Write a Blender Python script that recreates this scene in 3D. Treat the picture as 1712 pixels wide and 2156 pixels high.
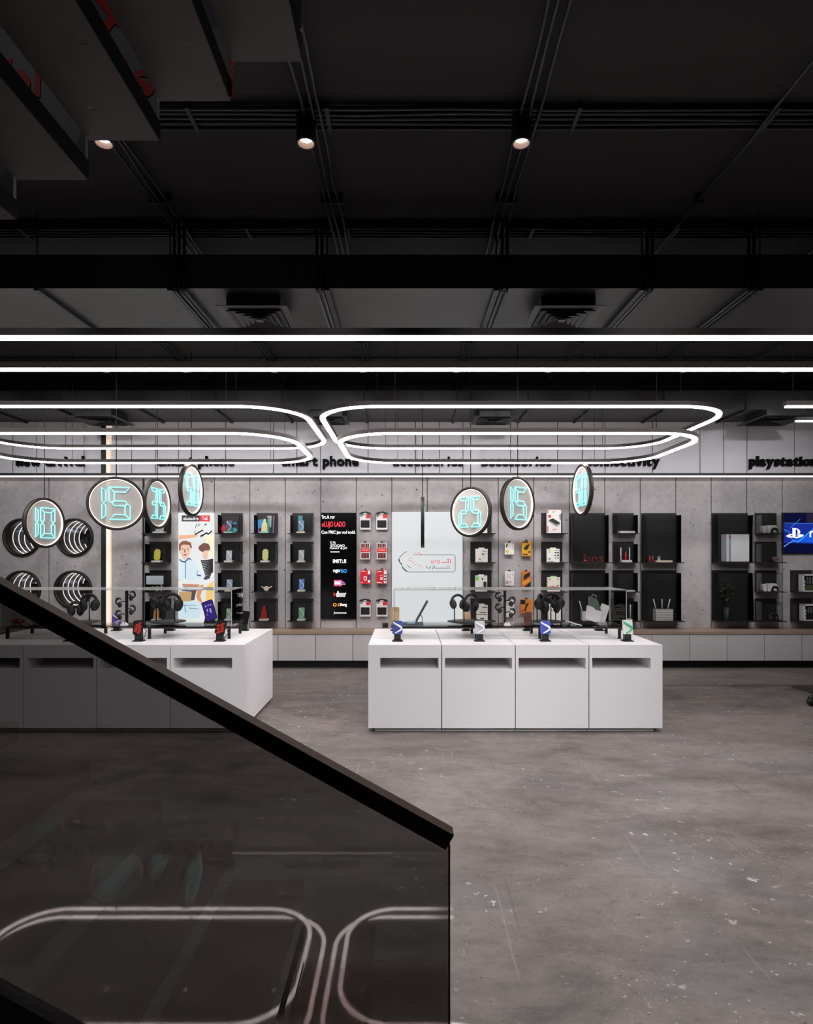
import bpy, bmesh, math, random
from mathutils import Vector, Matrix
random.seed(7)
for o in list(bpy.data.objects): bpy.data.objects.remove(o)
S = bpy.context.scene; COL = S.collection
PI = math.pi
# ---------------------------------------------------------------- camera
F, VX, VY, HC = 1286.0, 855.0, 1165.0, 1.78
cd = bpy.data.cameras.new('camera'); cam = bpy.data.objects.new('camera', cd); COL.objects.link(cam)
cam.location = (0, 0, HC); cam.rotation_euler = (PI/2, 0, 0)
cd.sensor_fit = 'AUTO'; cd.sensor_width = 36.0; cd.lens = 36.0*F/2156.0
cd.shift_x = (856-VX)/2156.0; cd.shift_y = (VY-1078)/2156.0
cd.clip_start = 0.05; S.camera = cam
# ---------------------------------------------------------------- world, lights, exposure
wd = bpy.data.worlds.new('world'); S.world = wd; wd.use_nodes = True
wd.node_tree.nodes['Background'].inputs[0].default_value = (0.75, 0.8, 0.9, 1)
wd.node_tree.nodes['Background'].inputs[1].default_value = 0.05
S.view_settings.view_transform = 'Standard'; S.view_settings.look = 'None'
S.view_settings.gamma = 1.0; S.view_settings.exposure = 0.0
S.view_settings.use_curve_mapping = False
S.cycles.diffuse_bounces = 8; S.cycles.max_bounces = 14; S.cycles.transparent_max_bounces = 32
LED_S = 20.0
def spot(loc, target, power, angle=110, blend=0.9, col=(1, 0.98, 0.978), size=0.06):
    l = bpy.data.lights.new('spot_light', 'SPOT'); l.energy = power; l.color = col
    l.spot_size = math.radians(angle); l.spot_blend = blend; l.shadow_soft_size = size
    o = bpy.data.objects.new('spot_light', l); COL.objects.link(o); o.location = loc
    o.rotation_euler = (Vector(target)-Vector(loc)).to_track_quat('-Z', 'Y').to_euler()
    return o
# added unseen spots without fixtures: fill for floor and tables, wash for the wall
for x, tx in ((0.45, -0.6), (0.71, 0.6), (2.0, 1.9), (3.3, 3.2)):  # added fill over the near floor
    spot((x, 2.35, 4.3), (tx, 3.0, 0), 85, 95)
for x, tx in ((0.2, -3.2), (0.71, -2.2), (1.3, 0.4), (2.0, 1.6), (2.7, 2.6)):  # added spots to brighten the table fronts from above
    spot((x, 2.35, 4.3), (tx, 6.06, 0.35), 75, 52, 1.0)
for x, tx in ((0.9, 0.0), (1.7, 1.1), (2.5, 2.2), (2.2, -2.2), (2.9, -3.2)):      # added unseen spots behind the camera, brightening the table fronts
    spot((x, -1.0, 4.3), (tx, 6.06, 0.4), 365, 26, 1.0, (0.96, 0.98, 1.0))
for x in (2.0, 3.3, 4.6, -3.1, -4.4):  # added floor fill left and right of the hanging spotlights
    spot((x, 3.76, 4.3), (x, 4.2, 0), 60, 105)
for k in range(10):  # added wall washers for frieze and concrete, no fixtures
    x = -6.2+1.31*k
    spot((x, 6.25, 4.3), (x, 9.88, 2.15), 185, 60, 1.0, (0.98, 0.985, 1.0))
for x in (-4.4, -1.86, 0.71, 3.3):  # added fill over the table tops
    spot((x, 6.2, 4.3), (x, 6.5, 0), 38, 100)
for x in (-1.1, -2.0):       # added unseen spots, lifting the dim sign board above the stair
    spot((x, 1.5, 4.42), (x-0.1, 2.6, 3.9), 2.2, 120, 1.0)
spot((1.6, 6.2, 4.3), (-1.6, 6.75, 0.4), 150, 36, 1.0, (0.9, 0.96, 1.0))  # added cool spot to brighten the side of the left table
# ---------------------------------------------------------------- helpers
def XP(px, d): return (px-VX)*d/F
def ZP(py, d): return HC+(VY-py)*d/F
def W(px, py, d): return Vector((XP(px, d), d, ZP(py, d)))
def lin(c):
    r = []
    for v in c[:3]:
        v = v/255.0; r.append(v/12.92 if v <= 0.04045 else ((v+0.055)/1.055)**2.4)
    return (r[0], r[1], r[2], 1)
MATS = {}
def mat(name, col=(128,)*3, rough=0.5, metal=0.0, emit=0.0, spec=0.5, coat=0.0):
    if name in MATS: return MATS[name]
    m = bpy.data.materials.new(name); m.use_nodes = True
    b = m.node_tree.nodes['Principled BSDF']
    b.inputs['Base Color'].default_value = lin(col); b.inputs['Roughness'].default_value = rough
    b.inputs['Metallic'].default_value = metal; b.inputs['Specular IOR Level'].default_value = spec
    if coat: b.inputs['Coat Weight'].default_value = coat
    if emit >= 0.3 and name.startswith('paint'):     # lit screens: a dark panel that glows
        b.inputs['Base Color'].default_value = tuple(v*0.12 for v in lin(col)[:3])+(1,)
    if emit:
        b.inputs['Emission Color'].default_value = lin(col); b.inputs['Emission Strength'].default_value = emit
    MATS[name] = m; return m
def C(r, g, b, rough=0.5, emit=0.0):
    return mat('paint_%d_%d_%d%s%s' % (r, g, b, '' if rough == 0.5 else '_r%d' % int(rough*100), '_e%d' % int(emit*100) if emit else ''), (r, g, b), rough, emit=emit)
def nodes(m): return m.node_tree.nodes, m.node_tree.links, m.node_tree.nodes['Principled BSDF']
def glass(name, tint, gl=0.05, rough=0.0):
    m = bpy.data.materials.new(name); m.use_nodes = True; N, L = m.node_tree.nodes, m.node_tree.links
    N.clear(); out = N.new('ShaderNodeOutputMaterial'); mx = N.new('ShaderNodeMixShader')
    t = N.new('ShaderNodeBsdfTransparent'); t.inputs[0].default_value = (*tint, 1)
    g = N.new('ShaderNodeBsdfGlossy'); g.inputs['Roughness'].default_value = rough
    fr = N.new('ShaderNodeLayerWeight'); fr.inputs[0].default_value = gl
    L.new(fr.outputs['Fresnel'], mx.inputs[0]); L.new(t.outputs[0], mx.inputs[1]); L.new(g.outputs[0], mx.inputs[2])
    L.new(mx.outputs[0], out.inputs[0]); MATS[name] = m; return m
class MB:
    def __init__(s): s.v = []; s.f = []; s.mi = []; s.cur = 0; s.sm = []
    def add(s, vs, fs, smooth=False):
        n = len(s.v); s.v += [tuple(v) for v in vs]
        for f in fs: s.f.append([n+i for i in f]); s.mi.append(s.cur); s.sm.append(smooth)
        return s
    def slot(s, i): s.cur = i; return s
    def box(s, a, b, M=None):
        x0, y0, z0 = a; x1, y1, z1 = b
        vs = [(x0,y0,z0),(x1,y0,z0),(x1,y1,z0),(x0,y1,z0),(x0,y0,z1),(x1,y0,z1),(x1,y1,z1),(x0,y1,z1)]
        if M is not None: vs = [M @ Vector(v) for v in vs]
        return s.add(vs, [(0,3,2,1),(4,5,6,7),(0,1,5,4),(1,2,6,5),(2,3,7,6),(3,0,4,7)])
    def prism(s, pts, y0, y1, M=None):          # polygon in x,z extruded along y
        n = len(pts); vs = [(p[0], y0, p[1]) for p in pts]+[(p[0], y1, p[1]) for p in pts]
        if M is not None: vs = [M @ Vector(v) for v in vs]
        ar = sum(pts[i][0]*pts[(i+1) % n][1]-pts[(i+1) % n][0]*pts[i][1] for i in range(n))
        fs = [list(range(n)), list(range(2*n-1, n-1, -1))]+[(i, i+n, (i+1) % n+n, (i+1) % n) for i in range(n)]
        if ar < 0: fs = [f[::-1] for f in fs]
        return s.add(vs, fs)
    def rbox(s, a, b, r, M=None, seg=4):        # rounded in the x,z plane
        x0, y0, z0 = a; x1, y1, z1 = b; pts = []
        for cx, cz, a0 in ((x1-r, z1-r, 0), (x0+r, z1-r, 90), (x0+r, z0+r, 180), (x1-r, z0+r, 270)):
            for k in range(seg+1):
                t = math.radians(a0+90*k/seg); pts.append((cx+r*math.cos(t), cz+r*math.sin(t)))
        return s.prism(pts, y0, y1, M)
    def lathe(s, prof, n=20, M=None, cap=True, a0=0, a1=2*PI):   # (radius, z)
        full = abs(a1-a0-2*PI) < 1e-6; cnt = n if full else n+1; vs = []
        for r, z in prof:
            for k in range(cnt):
                t = a0+(a1-a0)*k/n; vs.append((r*math.cos(t), r*math.sin(t), z))
        if M is not None: vs = [M @ Vector(v) for v in vs]
        fs = []
        for i in range(len(prof)-1):
            for k in range(n if full else n):
                k2 = (k+1) % cnt; fs.append((i*cnt+k, i*cnt+k2, (i+1)*cnt+k2, (i+1)*cnt+k))
        s.add(vs, fs, True)
        if cap:
            m = (len(prof)-1)*cnt
            s.add(vs[:cnt], [tuple(range(cnt))[::-1]]); s.add(vs[m:m+cnt], [tuple(range(cnt))])
        return s
    def tube(s, pts, r, n=8, closed=False, rr=None):
        pts = [Vector(p) for p in pts]; N = len(pts); vs = []
        ref = None
        for i, p in enumerate(pts):
            a = pts[i-1] if (i > 0 or closed) else p
            b = pts[(i+1) % N] if (i < N-1 or closed) else p
            d = (b-a).normalized()
            if ref is None: ref = d.orthogonal().normalized()
            ref = (ref-d*ref.dot(d))
            if ref.length < 1e-5: ref = d.orthogonal()
            ref.normalize(); w = d.cross(ref); rad = rr[i] if rr else r
            for k in range(n):
                t = 2*PI*k/n; vs.append(p+(ref*math.cos(t)+w*math.sin(t))*rad)
        fs = []
        for i in range(N if closed else N-1):
            j = (i+1) % N
            for k in range(n):
                k2 = (k+1) % n; fs.append((i*n+k, i*n+k2, j*n+k2, j*n+k))
        if not closed: fs += [tuple(range(n))[::-1], tuple(range((N-1)*n, N*n))]
        return s.add(vs, fs, n > 4)
    def sweep(s, pts, prof, closed=False):      # horizontal path, profile (offset, z)
        pts = [Vector(p) for p in pts]; N = len(pts); vs = []; m = len(prof)
        for i, p in enumerate(pts):
            a = pts[i-1] if (i > 0 or closed) else p
            b = pts[(i+1) % N] if (i < N-1 or closed) else p
            d = (b-a).normalized(); w = Vector((d.y, -d.x, 0))
            for o, z in prof: vs.append(p+w*o+Vector((0, 0, z)))
        fs = []
        for i in range(N if closed else N-1):
            j = (i+1) % N
            for k in range(m):
                k2 = (k+1) % m; fs.append((i*m+k, j*m+k, j*m+k2, i*m+k2))
        if not closed: fs += [tuple(range(m)), tuple(range((N-1)*m, N*m))[::-1]]
        return s.add(vs, fs)
    def ball(s, c, rx, ry=None, rz=None, n=12, m=8, M=None):
        ry = rx if ry is None else ry; rz = rx if rz is None else rz; vs = []; fs = []
        for i in range(m+1):
            p = PI*i/m
            for k in range(n):
                t = 2*PI*k/n; vs.append(Vector((c[0]+rx*math.sin(p)*math.cos(t), c[1]+ry*math.sin(p)*math.sin(t), c[2]+rz*math.cos(p))))
        if M is not None: vs = [M @ v for v in vs]
        for i in range(m):
            for k in range(n): fs.append((i*n+k, (i+1)*n+k, (i+1)*n+(k+1) % n, i*n+(k+1) % n))
        return s.add(vs, fs, True)
    def flat(s, pts, y):                        # polygon in x,z facing -y
        ar = sum(pts[i][0]*pts[(i+1) % len(pts)][1]-pts[(i+1) % len(pts)][0]*pts[i][1] for i in range(len(pts)))
        p = pts if ar > 0 else pts[::-1]
        return s.add([(a, y, b) for a, b in p], [tuple(range(len(p)))])
    def mesh(s, name, mats, off=(0, 0, 0)):
        me = bpy.data.meshes.new(name); o = Vector(off)
        me.from_pydata([Vector(v)-o for v in s.v], [], s.f)
        for m in (mats if isinstance(mats, (list, tuple)) else [mats]): me.materials.append(m)
        for p, i, q in zip(me.polygons, s.mi, s.sm): p.material_index = i; p.use_smooth = q
        return me
    def build(s, name, mats, parent=None, off=None, bevel=0):
        if off is None: off = wloc(parent) if parent else (0, 0, 0)
        o = bpy.data.objects.new(name, s.mesh(name, mats, off)); COL.objects.link(o)
        if parent: o.parent = parent
        else: o.location = off
        if bevel:
            b = o.modifiers.new('bevel', 'BEVEL'); b.width = bevel; b.segments = 2; b.limit_method = 'ANGLE'
        return o
def wloc(o):
    v = Vector((0, 0, 0))
    while o: v = v+o.location; o = o.parent
    return v
def tag(o, label=None, cat=None, group=None, kind=None):
    if label: o['label'] = label
    if cat: o['category'] = cat
    if group: o['group'] = group
    if kind: o['kind'] = kind
    return o
def thing(name, label, cat, loc=(0, 0, 0), group=None):
    o = bpy.data.objects.new(name, None); o.empty_display_size = 0.05; COL.objects.link(o); o.location = loc
    return tag(o, label, cat, group)
def copy_tree(o, parent=None):
    c = o.copy(); COL.objects.link(c)
    if parent: c.parent = parent
    for ch in [k for k in bpy.data.objects if k.parent == o]: copy_tree(ch, c)
    return c
TXT = {}
def text_mesh(st, bold=0.0, depth=0.0):
    k = (st, bold, depth)
    if k not in TXT:
        cu = bpy.data.curves.new('t', 'FONT'); cu.body = st; cu.size = 1; cu.offset = bold; cu.extrude = depth; cu.resolution_u = 3
        ob = bpy.data.objects.new('t', cu); me = bpy.data.meshes.new_from_object(ob)
        V = [v.co.copy() for v in me.vertices]; Fc = [list(p.vertices) for p in me.polygons]
        bpy.data.objects.remove(ob); bpy.data.meshes.remove(me); TXT[k] = (V, Fc)
    return TXT[k]
def put_text(mb, st, x0, x1, z0, z1, y, bold=0.0, depth=0.0):
    """text fitted into a rectangle of the x,z plane, facing -y"""
    V, Fc = text_mesh(st, bold, 1.0 if depth else 0.0)
    ax = min(v.x for v in V); bx = max(v.x for v in V); ay = min(v.y for v in V); by = max(v.y for v in V)
    mb.add([(x0+(v.x-ax)/(bx-ax)*(x1-x0), y-(v.z*depth), z0+(v.y-ay)/(by-ay)*(z1-z0)) for v in V], Fc)
# ---------------------------------------------------------------- materials
def concrete(name, c1, c2, pit=0.5, sc=1.0, rough=0.7):
    m = mat(name, c1, rough); N, L, b = nodes(m)
    tc = N.new('ShaderNodeTexCoord'); geo = N.new('ShaderNodeNewGeometry')
    n1 = N.new('ShaderNodeTexNoise'); n1.inputs['Scale'].default_value = 1.3*sc; n1.inputs['Detail'].default_value = 8; n1.inputs['Roughness'].default_value = 0.6
    n2 = N.new('ShaderNodeTexNoise'); n2.inputs['Scale'].default_value = 14*sc; n2.inputs['Detail'].default_value = 6
    v = N.new('ShaderNodeTexVoronoi'); v.inputs['Scale'].default_value = 13*sc; v.inputs['Randomness'].default_value = 1
    for t in (n1, n2, v): L.new(geo.outputs['Position'], t.inputs['Vector'])
    mx = N.new('ShaderNodeMix'); mx.data_type = 'RGBA'; mx.inputs[6].default_value = lin(c1); mx.inputs[7].default_value = lin(c2)
    ad = N.new('ShaderNodeMath'); ad.operation = 'MULTIPLY_ADD'; ad.inputs[1].default_value = 0.35
    mr = N.new('ShaderNodeMapRange'); mr.inputs[1].default_value = 0.42; mr.inputs[2].default_value = 0.78
    L.new(n2.outputs['Fac'], ad.inputs[0]); L.new(n1.outputs['Fac'], ad.inputs[2]); L.new(ad.outputs[0], mr.inputs[0]); L.new(mr.outputs[0], mx.inputs[0])
    cr = N.new('ShaderNodeValToRGB'); cr.color_ramp.elements[0].position = 0.16; cr.color_ramp.elements[1].position = 0.26; cr.color_ramp.elements[0].color = (0.08, 0.08, 0.09, 1)
    n3 = N.new('ShaderNodeTexNoise'); n3.inputs['Scale'].default_value = 9.0*sc; n3.inputs['Detail'].default_value = 4; L.new(geo.outputs['Position'], n3.inputs['Vector'])
    pw = N.new('ShaderNodeMapRange'); pw.inputs[1].default_value = 0.45; pw.inputs[2].default_value = 0.72; pw.inputs[3].default_value = 0.02; pw.inputs[4].default_value = 1.1; L.new(n3.outputs['Fac'], pw.inputs[0])
    dv = N.new('ShaderNodeMath'); dv.operation = 'DIVIDE'; L.new(v.outputs['Distance'], dv.inputs[0]); L.new(pw.outputs[0], dv.inputs[1])
    L.new(dv.outputs[0], cr.inputs[0])
    mu = N.new('ShaderNodeMix'); mu.data_type = 'RGBA'; mu.blend_type = 'MULTIPLY'; mu.inputs[0].default_value = pit
    L.new(mx.outputs[2], mu.inputs[6]); L.new(cr.outputs[0], mu.inputs[7]); L.new(mu.outputs[2], b.inputs['Base Color'])
    bp = N.new('ShaderNodeBump'); bp.inputs['Strength'].default_value = 0.25; bp.inputs['Distance'].default_value = 0.01
    L.new(cr.outputs[0], bp.inputs['Height']); L.new(bp.outputs[0], b.inputs['Normal'])
    return m
M_CONC = concrete('wall_concrete', (136, 132, 135), (170, 165, 166), 0.85)
M_TREAD = concrete('stair_concrete', (68, 63, 61), (84, 77, 75), 0.1, 0.8, 0.75)
M_CEIL = concrete('black_ceiling', (31, 30, 30), (38, 35, 35), 0.0, 0.5, 0.8)
M_DUCT = concrete('black_duct', (34, 33, 35), (48, 46, 47), 0.0, 1.4, 0.5)
M_BLK = mat('black_metal', (20, 19, 19), 0.55)
M_PIPE = mat('black_conduit', (26, 26, 27), 0.5)
M_GBLK = mat('black_gloss', (40, 39, 40), 0.25)
M_MBLK = mat('black_plastic', (18, 18, 19), 0.5)
M_HOUS = mat('lamp_housing', (36, 31, 30), 0.5)
M_LED2 = mat('led_ledge', (255, 243, 238), 0.5, emit=2.2)
M_LED = mat('led_strip', (255, 246, 243), 0.5, emit=LED_S)
M_RING = mat('ring_light', (255, 240, 228), 0.5, emit=1.05)
M_WLED = mat('wall_light', (244, 224, 206), 0.5, emit=0.55)
M_NEON = mat('cyan_neon', (140, 238, 240), 0.5, emit=1.05)
M_LAMP = mat('lamp_glow', (255, 245, 235), 0.5, emit=7.0)
M_REFL = mat('lamp_reflector', (128, 104, 95), 0.5)
M_WHITE = mat('white_lacquer', (235, 232, 235), 0.35)
M_FRZ = mat('frieze_white', (216, 213, 220), 0.5)
M_CAB = mat('cabinet_grey', (186, 184, 186), 0.45)
M_RAIL = mat('handrail_brown', (56, 41, 33), 0.65, spec=0.12)
M_GLASS = glass('clear_glass', (0.985, 0.99, 0.99), 0.05)
M_CASE = glass('case_glass', (0.93, 0.94, 0.94), 0.13)
def pale_glass():
    m = glass('pale_glass_top', (0.97, 0.98, 0.98), 0.1); N, L = m.node_tree.nodes, m.node_tree.links
    mx = [q for q in N if q.type == 'MIX_SHADER'][0]; d = N.new('ShaderNodeBsdfDiffuse'); d.inputs[0].default_value = lin((190, 194, 192))
    m2 = N.new('ShaderNodeMixShader'); m2.inputs[0].default_value = 0.22  # diffuse mixed in as a painted sheen on the case top
    L.new(mx.outputs[0], m2.inputs[1]); L.new(d.outputs[0], m2.inputs[2]); L.new(m2.outputs[0], [q for q in N if q.type == 'OUTPUT_MATERIAL'][0].inputs[0]); return m
M_TOP = pale_glass()
M_TINT = glass('smoked_glass', (0.372, 0.366, 0.364), 0.03)
M_TGL = glass('smoked_tread_glass', (0.93, 0.905, 0.90), 0.02, 0.12)
M_TUNN = mat('tunnel_mirror_wall', (150, 155, 165), 0.12, 1.0)
M_MIRR = mat('mirror', (200, 205, 215), 0.02, 1.0)
def disc_material():
    m = mat('acrylic_disc', (214, 205, 200), 0.12); N, L, b = nodes(m)
    t = N.new('ShaderNodeBsdfTransparent'); t.inputs[0].default_value = (0.85, 0.85, 0.86, 1)
    mx = N.new('ShaderNodeMixShader'); mx.inputs[0].default_value = 0.55
    L.new(t.outputs[0], mx.inputs[1]); L.new(b.outputs[0], mx.inputs[2]); L.new(mx.outputs[0], N['Material Output'].inputs[0]); return m
M_DISC = disc_material()
def wood():
    m = mat('bench_wood', (150, 128, 112), 0.5); N, L, b = nodes(m)
    g = N.new('ShaderNodeNewGeometry'); mp = N.new('ShaderNodeMapping'); mp.inputs['Scale'].default_value = (1.2, 30, 30)
    n = N.new('ShaderNodeTexNoise'); n.inputs['Scale'].default_value = 2; n.inputs['Detail'].default_value = 6
    mx = N.new('ShaderNodeMix'); mx.data_type = 'RGBA'; mx.inputs[6].default_value = lin((128, 108, 97)); mx.inputs[7].default_value = lin((164, 142, 126))
    L.new(g.outputs['Position'], mp.inputs[0]); L.new(mp.outputs[0], n.inputs['Vector']); L.new(n.outputs['Fac'], mx.inputs[0]); L.new(mx.outputs[2], b.inputs['Base Color']); return m
M_WOOD = wood()
def floor_material():
    m = mat('worn_concrete_floor', (104, 96, 95), 0.6); N, L, b = nodes(m)
    g = N.new('ShaderNodeNewGeometry')
    def noise(scale, detail=6, rough=0.55, stretch=None, dist=0.0):
        n = N.new('ShaderNodeTexNoise'); n.inputs['Scale'].default_value = scale; n.inputs['Detail'].default_value = detail
        n.inputs['Roughness'].default_value = rough; n.inputs['Distortion'].default_value = dist
        if stretch:
            mp = N.new('ShaderNodeMapping'); mp.inputs['Scale'].default_value = stretch[:3]; mp.inputs['Rotation'].default_value = (0, 0, stretch[3])
            L.new(g.outputs['Position'], mp.inputs[0]); L.new(mp.outputs[0], n.inputs['Vector'])
        else: L.new(g.outputs['Position'], n.inputs['Vector'])
        return n.outputs['Fac']
    def ramp(s, a, bb, inv=False):
        r = N.new('ShaderNodeMapRange'); r.inputs[1].default_value = a; r.inputs[2].default_value = bb
        if inv: r.inputs[3].default_value = 1; r.inputs[4].default_value = 0
        L.new(s, r.inputs[0]); return r.outputs[0]
    def mixc(f, a, c2, blend='MIX'):
        x = N.new('ShaderNodeMix'); x.data_type = 'RGBA'; x.blend_type = blend
        for v, i in ((f, 0), (a, 6), (c2, 7)):
            if isinstance(v, tuple): x.inputs[i].default_value = v
            elif isinstance(v, float): x.inputs[i].default_value = v
            else: L.new(v, x.inputs[i])
        return x.outputs[2]
    def mul(a, c2):
        x = N.new('ShaderNodeMath'); x.operation = 'MULTIPLY'
        for v, i in ((a, 0), (c2, 1)):
            if isinstance(v, float): x.inputs[i].default_value = v
            else: L.new(v, x.inputs[i])
        return x.outputs[0]
    big = noise(0.6, 6, 0.6, (1, 1.5, 1, 0.5), 0.8)
    col = mixc(ramp(big, 0.34, 0.66), lin((80, 73, 70)), lin((130, 121, 117)))
    col = mixc(mul(ramp(noise(2.2, 10, 0.7, (1, 2.4, 1, 0.4), 0.5), 0.42, 0.70), 0.6), col, lin((142, 132, 129)))
    col = mixc(mul(ramp(noise(1.7, 9, 0.68, (1, 2.0, 1, 0.6), 0.4), 0.50, 0.74), 0.6), col, lin((68, 60, 58)))
    col = mixc(mul(ramp(noise(0.9, 4, 0.5), 0.52, 0.72), 0.4), col, lin((112, 119, 124)))
    col = mixc(mul(ramp(noise(40, 5, 0.7, (1, 3.0, 1, 0.45)), 0.55, 0.72), 0.5), col, lin((66, 60, 60)))
    col = mixc(mul(ramp(noise(24, 6, 0.75, (1, 4.0, 1, 0.55)), 0.58, 0.72), 0.35), col, lin((160, 150, 146)))
    cl = ramp(noise(0.9, 3, 0.5, None, 0.4), 0.45, 0.62)
    col = mixc(mul(ramp(noise(13, 5, 0.6), 0.635, 0.66), mul(cl, 0.85)), col, lin((196, 188, 184)))
    col = mixc(mul(ramp(noise(45, 3, 0.5), 0.66, 0.70), mul(ramp(noise(1.3, 3), 0.45, 0.6), 0.8)), col, lin((190, 182, 178)))
    col = mixc(mul(ramp(noise(2.4, 9, 0.74), 0.64, 0.665), 0.55), col, lin((172, 160, 152)))
    col = mixc(mul(ramp(noise(38, 3, 0.5, (1, 1.6, 1, 0.3)), 0.67, 0.71), 0.8), col, lin((52, 47, 46)))
    col = mixc(mul(ramp(noise(9, 8, 0.75, (1, 1.5, 1, 0.8)), 0.50, 0.66), 0.35), col, lin((66, 59, 57)))
    for sc, st, c in ((2.0, (14, 0.35, 1, 0.35), (150, 142, 139)), (1.4, (12, 0.4, 1, -0.6), (76, 69, 68))):
        col = mixc(mul(ramp(noise(sc, 3, 0.4, st, 0.2), 0.705, 0.73), 0.35), col, lin(c))
    v = N.new('ShaderNodeTexVoronoi'); v.feature = 'DISTANCE_TO_EDGE'; v.inputs['Scale'].default_value = 0.45
    wv = N.new('ShaderNodeVectorMath'); wv.operation = 'MULTIPLY_ADD'
    nn = N.new('ShaderNodeTexNoise'); nn.inputs['Scale'].default_value = 3.5; nn.inputs['Detail'].default_value = 6; L.new(g.outputs['Position'], nn.inputs['Vector'])
    wv.inputs[1].default_value = (0.4, 0.4, 0); L.new(nn.outputs['Color'], wv.inputs[0]); L.new(g.outputs['Position'], wv.inputs[2]); L.new(wv.outputs[0], v.inputs['Vector'])
    col = mixc(mul(ramp(v.outputs['Distance'], 0.0004, 0.003, True), mul(ramp(noise(1.1, 2), 0.5, 0.62), 0.5)), col, lin((66, 60, 59)))
    L.new(col, b.inputs['Base Color'])
    # the strip by the stair is sealed and polished, the shop floor is worn matt
    sx = N.new('ShaderNodeSeparateXYZ'); L.new(g.outputs['Position'], sx.inputs[0])
    zx = ramp(sx.outputs[0], 0.10, 0.24, True); zy = ramp(sx.outputs[1], 3.6, 4.6, True)
    pol = mul(zx, zy)
    ro = N.new('ShaderNodeMapRange'); ro.inputs[3].default_value = 0.62; ro.inputs[4].default_value = 0.30; L.new(pol, ro.inputs[0])
    L.new(ro.outputs[0], b.inputs['Roughness']); L.new(pol, b.inputs['Coat Weight']); b.inputs['Coat Roughness'].default_value = 0.03; b.inputs['Coat IOR'].default_value = 1.7
    bp = N.new('ShaderNodeBump'); bp.inputs['Strength'].default_value = 0.10; bp.inputs['Distance'].default_value = 0.003
    L.new(noise(22, 6, 0.65, (1, 2.5, 1, 0.4)), bp.inputs['Height']); L.new(bp.outputs[0], b.inputs['Normal'])
    return m
M_FLOOR = floor_material()
# ================================================================ setting
CZ = 4.5; WY = 9.88
fl = MB().box((-9.5, -5, -0.1), (9.5, 11.2, 0)).build('floor', M_FLOOR); tag(fl, kind='structure')
MB().box((XP(1396, 8.23), 8.215, 0.0002), (5.14, 8.24, 0.0012)).build('joint', C(48, 43, 42), fl)
MB().box((5.14, 7.45, 0.0005), (8.6, 8.23, 0.004)).build('floor_plate', C(52, 45, 43), fl)
ce = MB().box((-9.5, -5, CZ), (9.5, 11.2, CZ+0.1)).build('ceiling', M_CEIL); tag(ce, kind='structure')
def struct(name, mb, m, bevel=0): return tag(mb.build(name, m, bevel=bevel), kind='structure')
struct('wall_left', MB().box((-9.6, -5, 0), (-9.5, 11.2, CZ)), C(70, 68, 68))
struct('wall_right', MB().box((9.5, -5, 0), (9.6, 11.2, CZ)), C(70, 68, 68))
struct('wall_front', MB().box((-9.5, -5.1, 0), (9.5, -5, CZ)), C(58, 56, 56))
XD = XP(217, WY)
wb = struct('wall_back', MB().box((XD, 9.905, 0), (9.5, 10.1, CZ)).box((-9.5, 11.1, 0), (XD, 11.2, CZ)).box((-9.5, 9.905, 3.0), (XD, 9.95, CZ)).box((-9.5, 9.905, 0), (XD, 9.95, 0.6)), C(20, 20, 20))
def panel(x0, x1, z0, z1, m, holes=(), g=0.006, th=0.022):
    x0 += g; x1 -= g
    if not holes: return MB().box((x0, WY, z0), (x1, WY+th, z1)).build('panel', m, wb)
    bm = bmesh.new(); es = []
    def loop(pts):
        vs = [bm.verts.new((a, WY, b)) for a, b in pts]
        for i in range(len(vs)): es.append(bm.edges.new((vs[i], vs[(i+1) % len(vs)])))
    loop([(x0, z0), (x1, z0), (x1, z1), (x0, z1)])
    for cx, cz, r in holes: loop([(cx+r*math.cos(2*PI*k/40), cz+r*math.sin(2*PI*k/40)) for k in range(40)])
    bmesh.ops.triangle_fill(bm, edges=es, use_beauty=True)
    ret = bmesh.ops.extrude_face_region(bm, geom=bm.faces[:])
    for e in ret['geom']:
        if isinstance(e, bmesh.types.BMVert): e.co.y += th
    bmesh.ops.recalc_face_normals(bm, faces=bm.faces[:])
    me = bpy.data.meshes.new('panel'); bm.to_mesh(me); bm.free(); me.materials.append(m)
    o = bpy.data.objects.new('panel', me); COL.objects.link(o); o.parent = wb; return o
ZB, ZS, ZT = 0.575, 3.015, 3.90
MIR = [(-6.20, 2.04), (-5.355, 2.04), (-6.20, 1.20), (-5.375, 1.20)]; MR = 0.305
panel(XP(-60, WY), XP(103, WY), ZB, ZS, M_CONC, [(x, z, MR) for x, z in MIR if x < -6])
panel(XP(103, WY), XD, ZB, ZS, M_CONC, [(x, z, MR) for x, z in MIR if x > -6])
panel(-9.5, XP(-60, WY), ZB, ZS, M_CONC)
px = [235, 303]+[376.5+74.75*k for k in range(23)]
for a, b in zip(px[:-1], px[1:]): panel(XP(a, WY), XP(b, WY), ZB, ZS, M_CONC)
fx = [-420, -320, -220, -120, -23, 27, 77, 177, 217]
for a, b in zip(fx[:-1], fx[1:]): panel(XP(a, WY), XP(b, WY), ZS, ZT+0.3, M_FRZ)
fx = [235, 277, 327, 376, 475, 576, 625, 675, 775, 875, 925, 975, 1075, 1174, 1274, 1374, 1474, 1524, 1573, 1673, 1773, 1873, 1973]
for a, b in zip(fx[:-1], fx[1:]): panel(XP(a, WY), XP(b, WY), ZS, ZT+0.3, M_FRZ)
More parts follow.
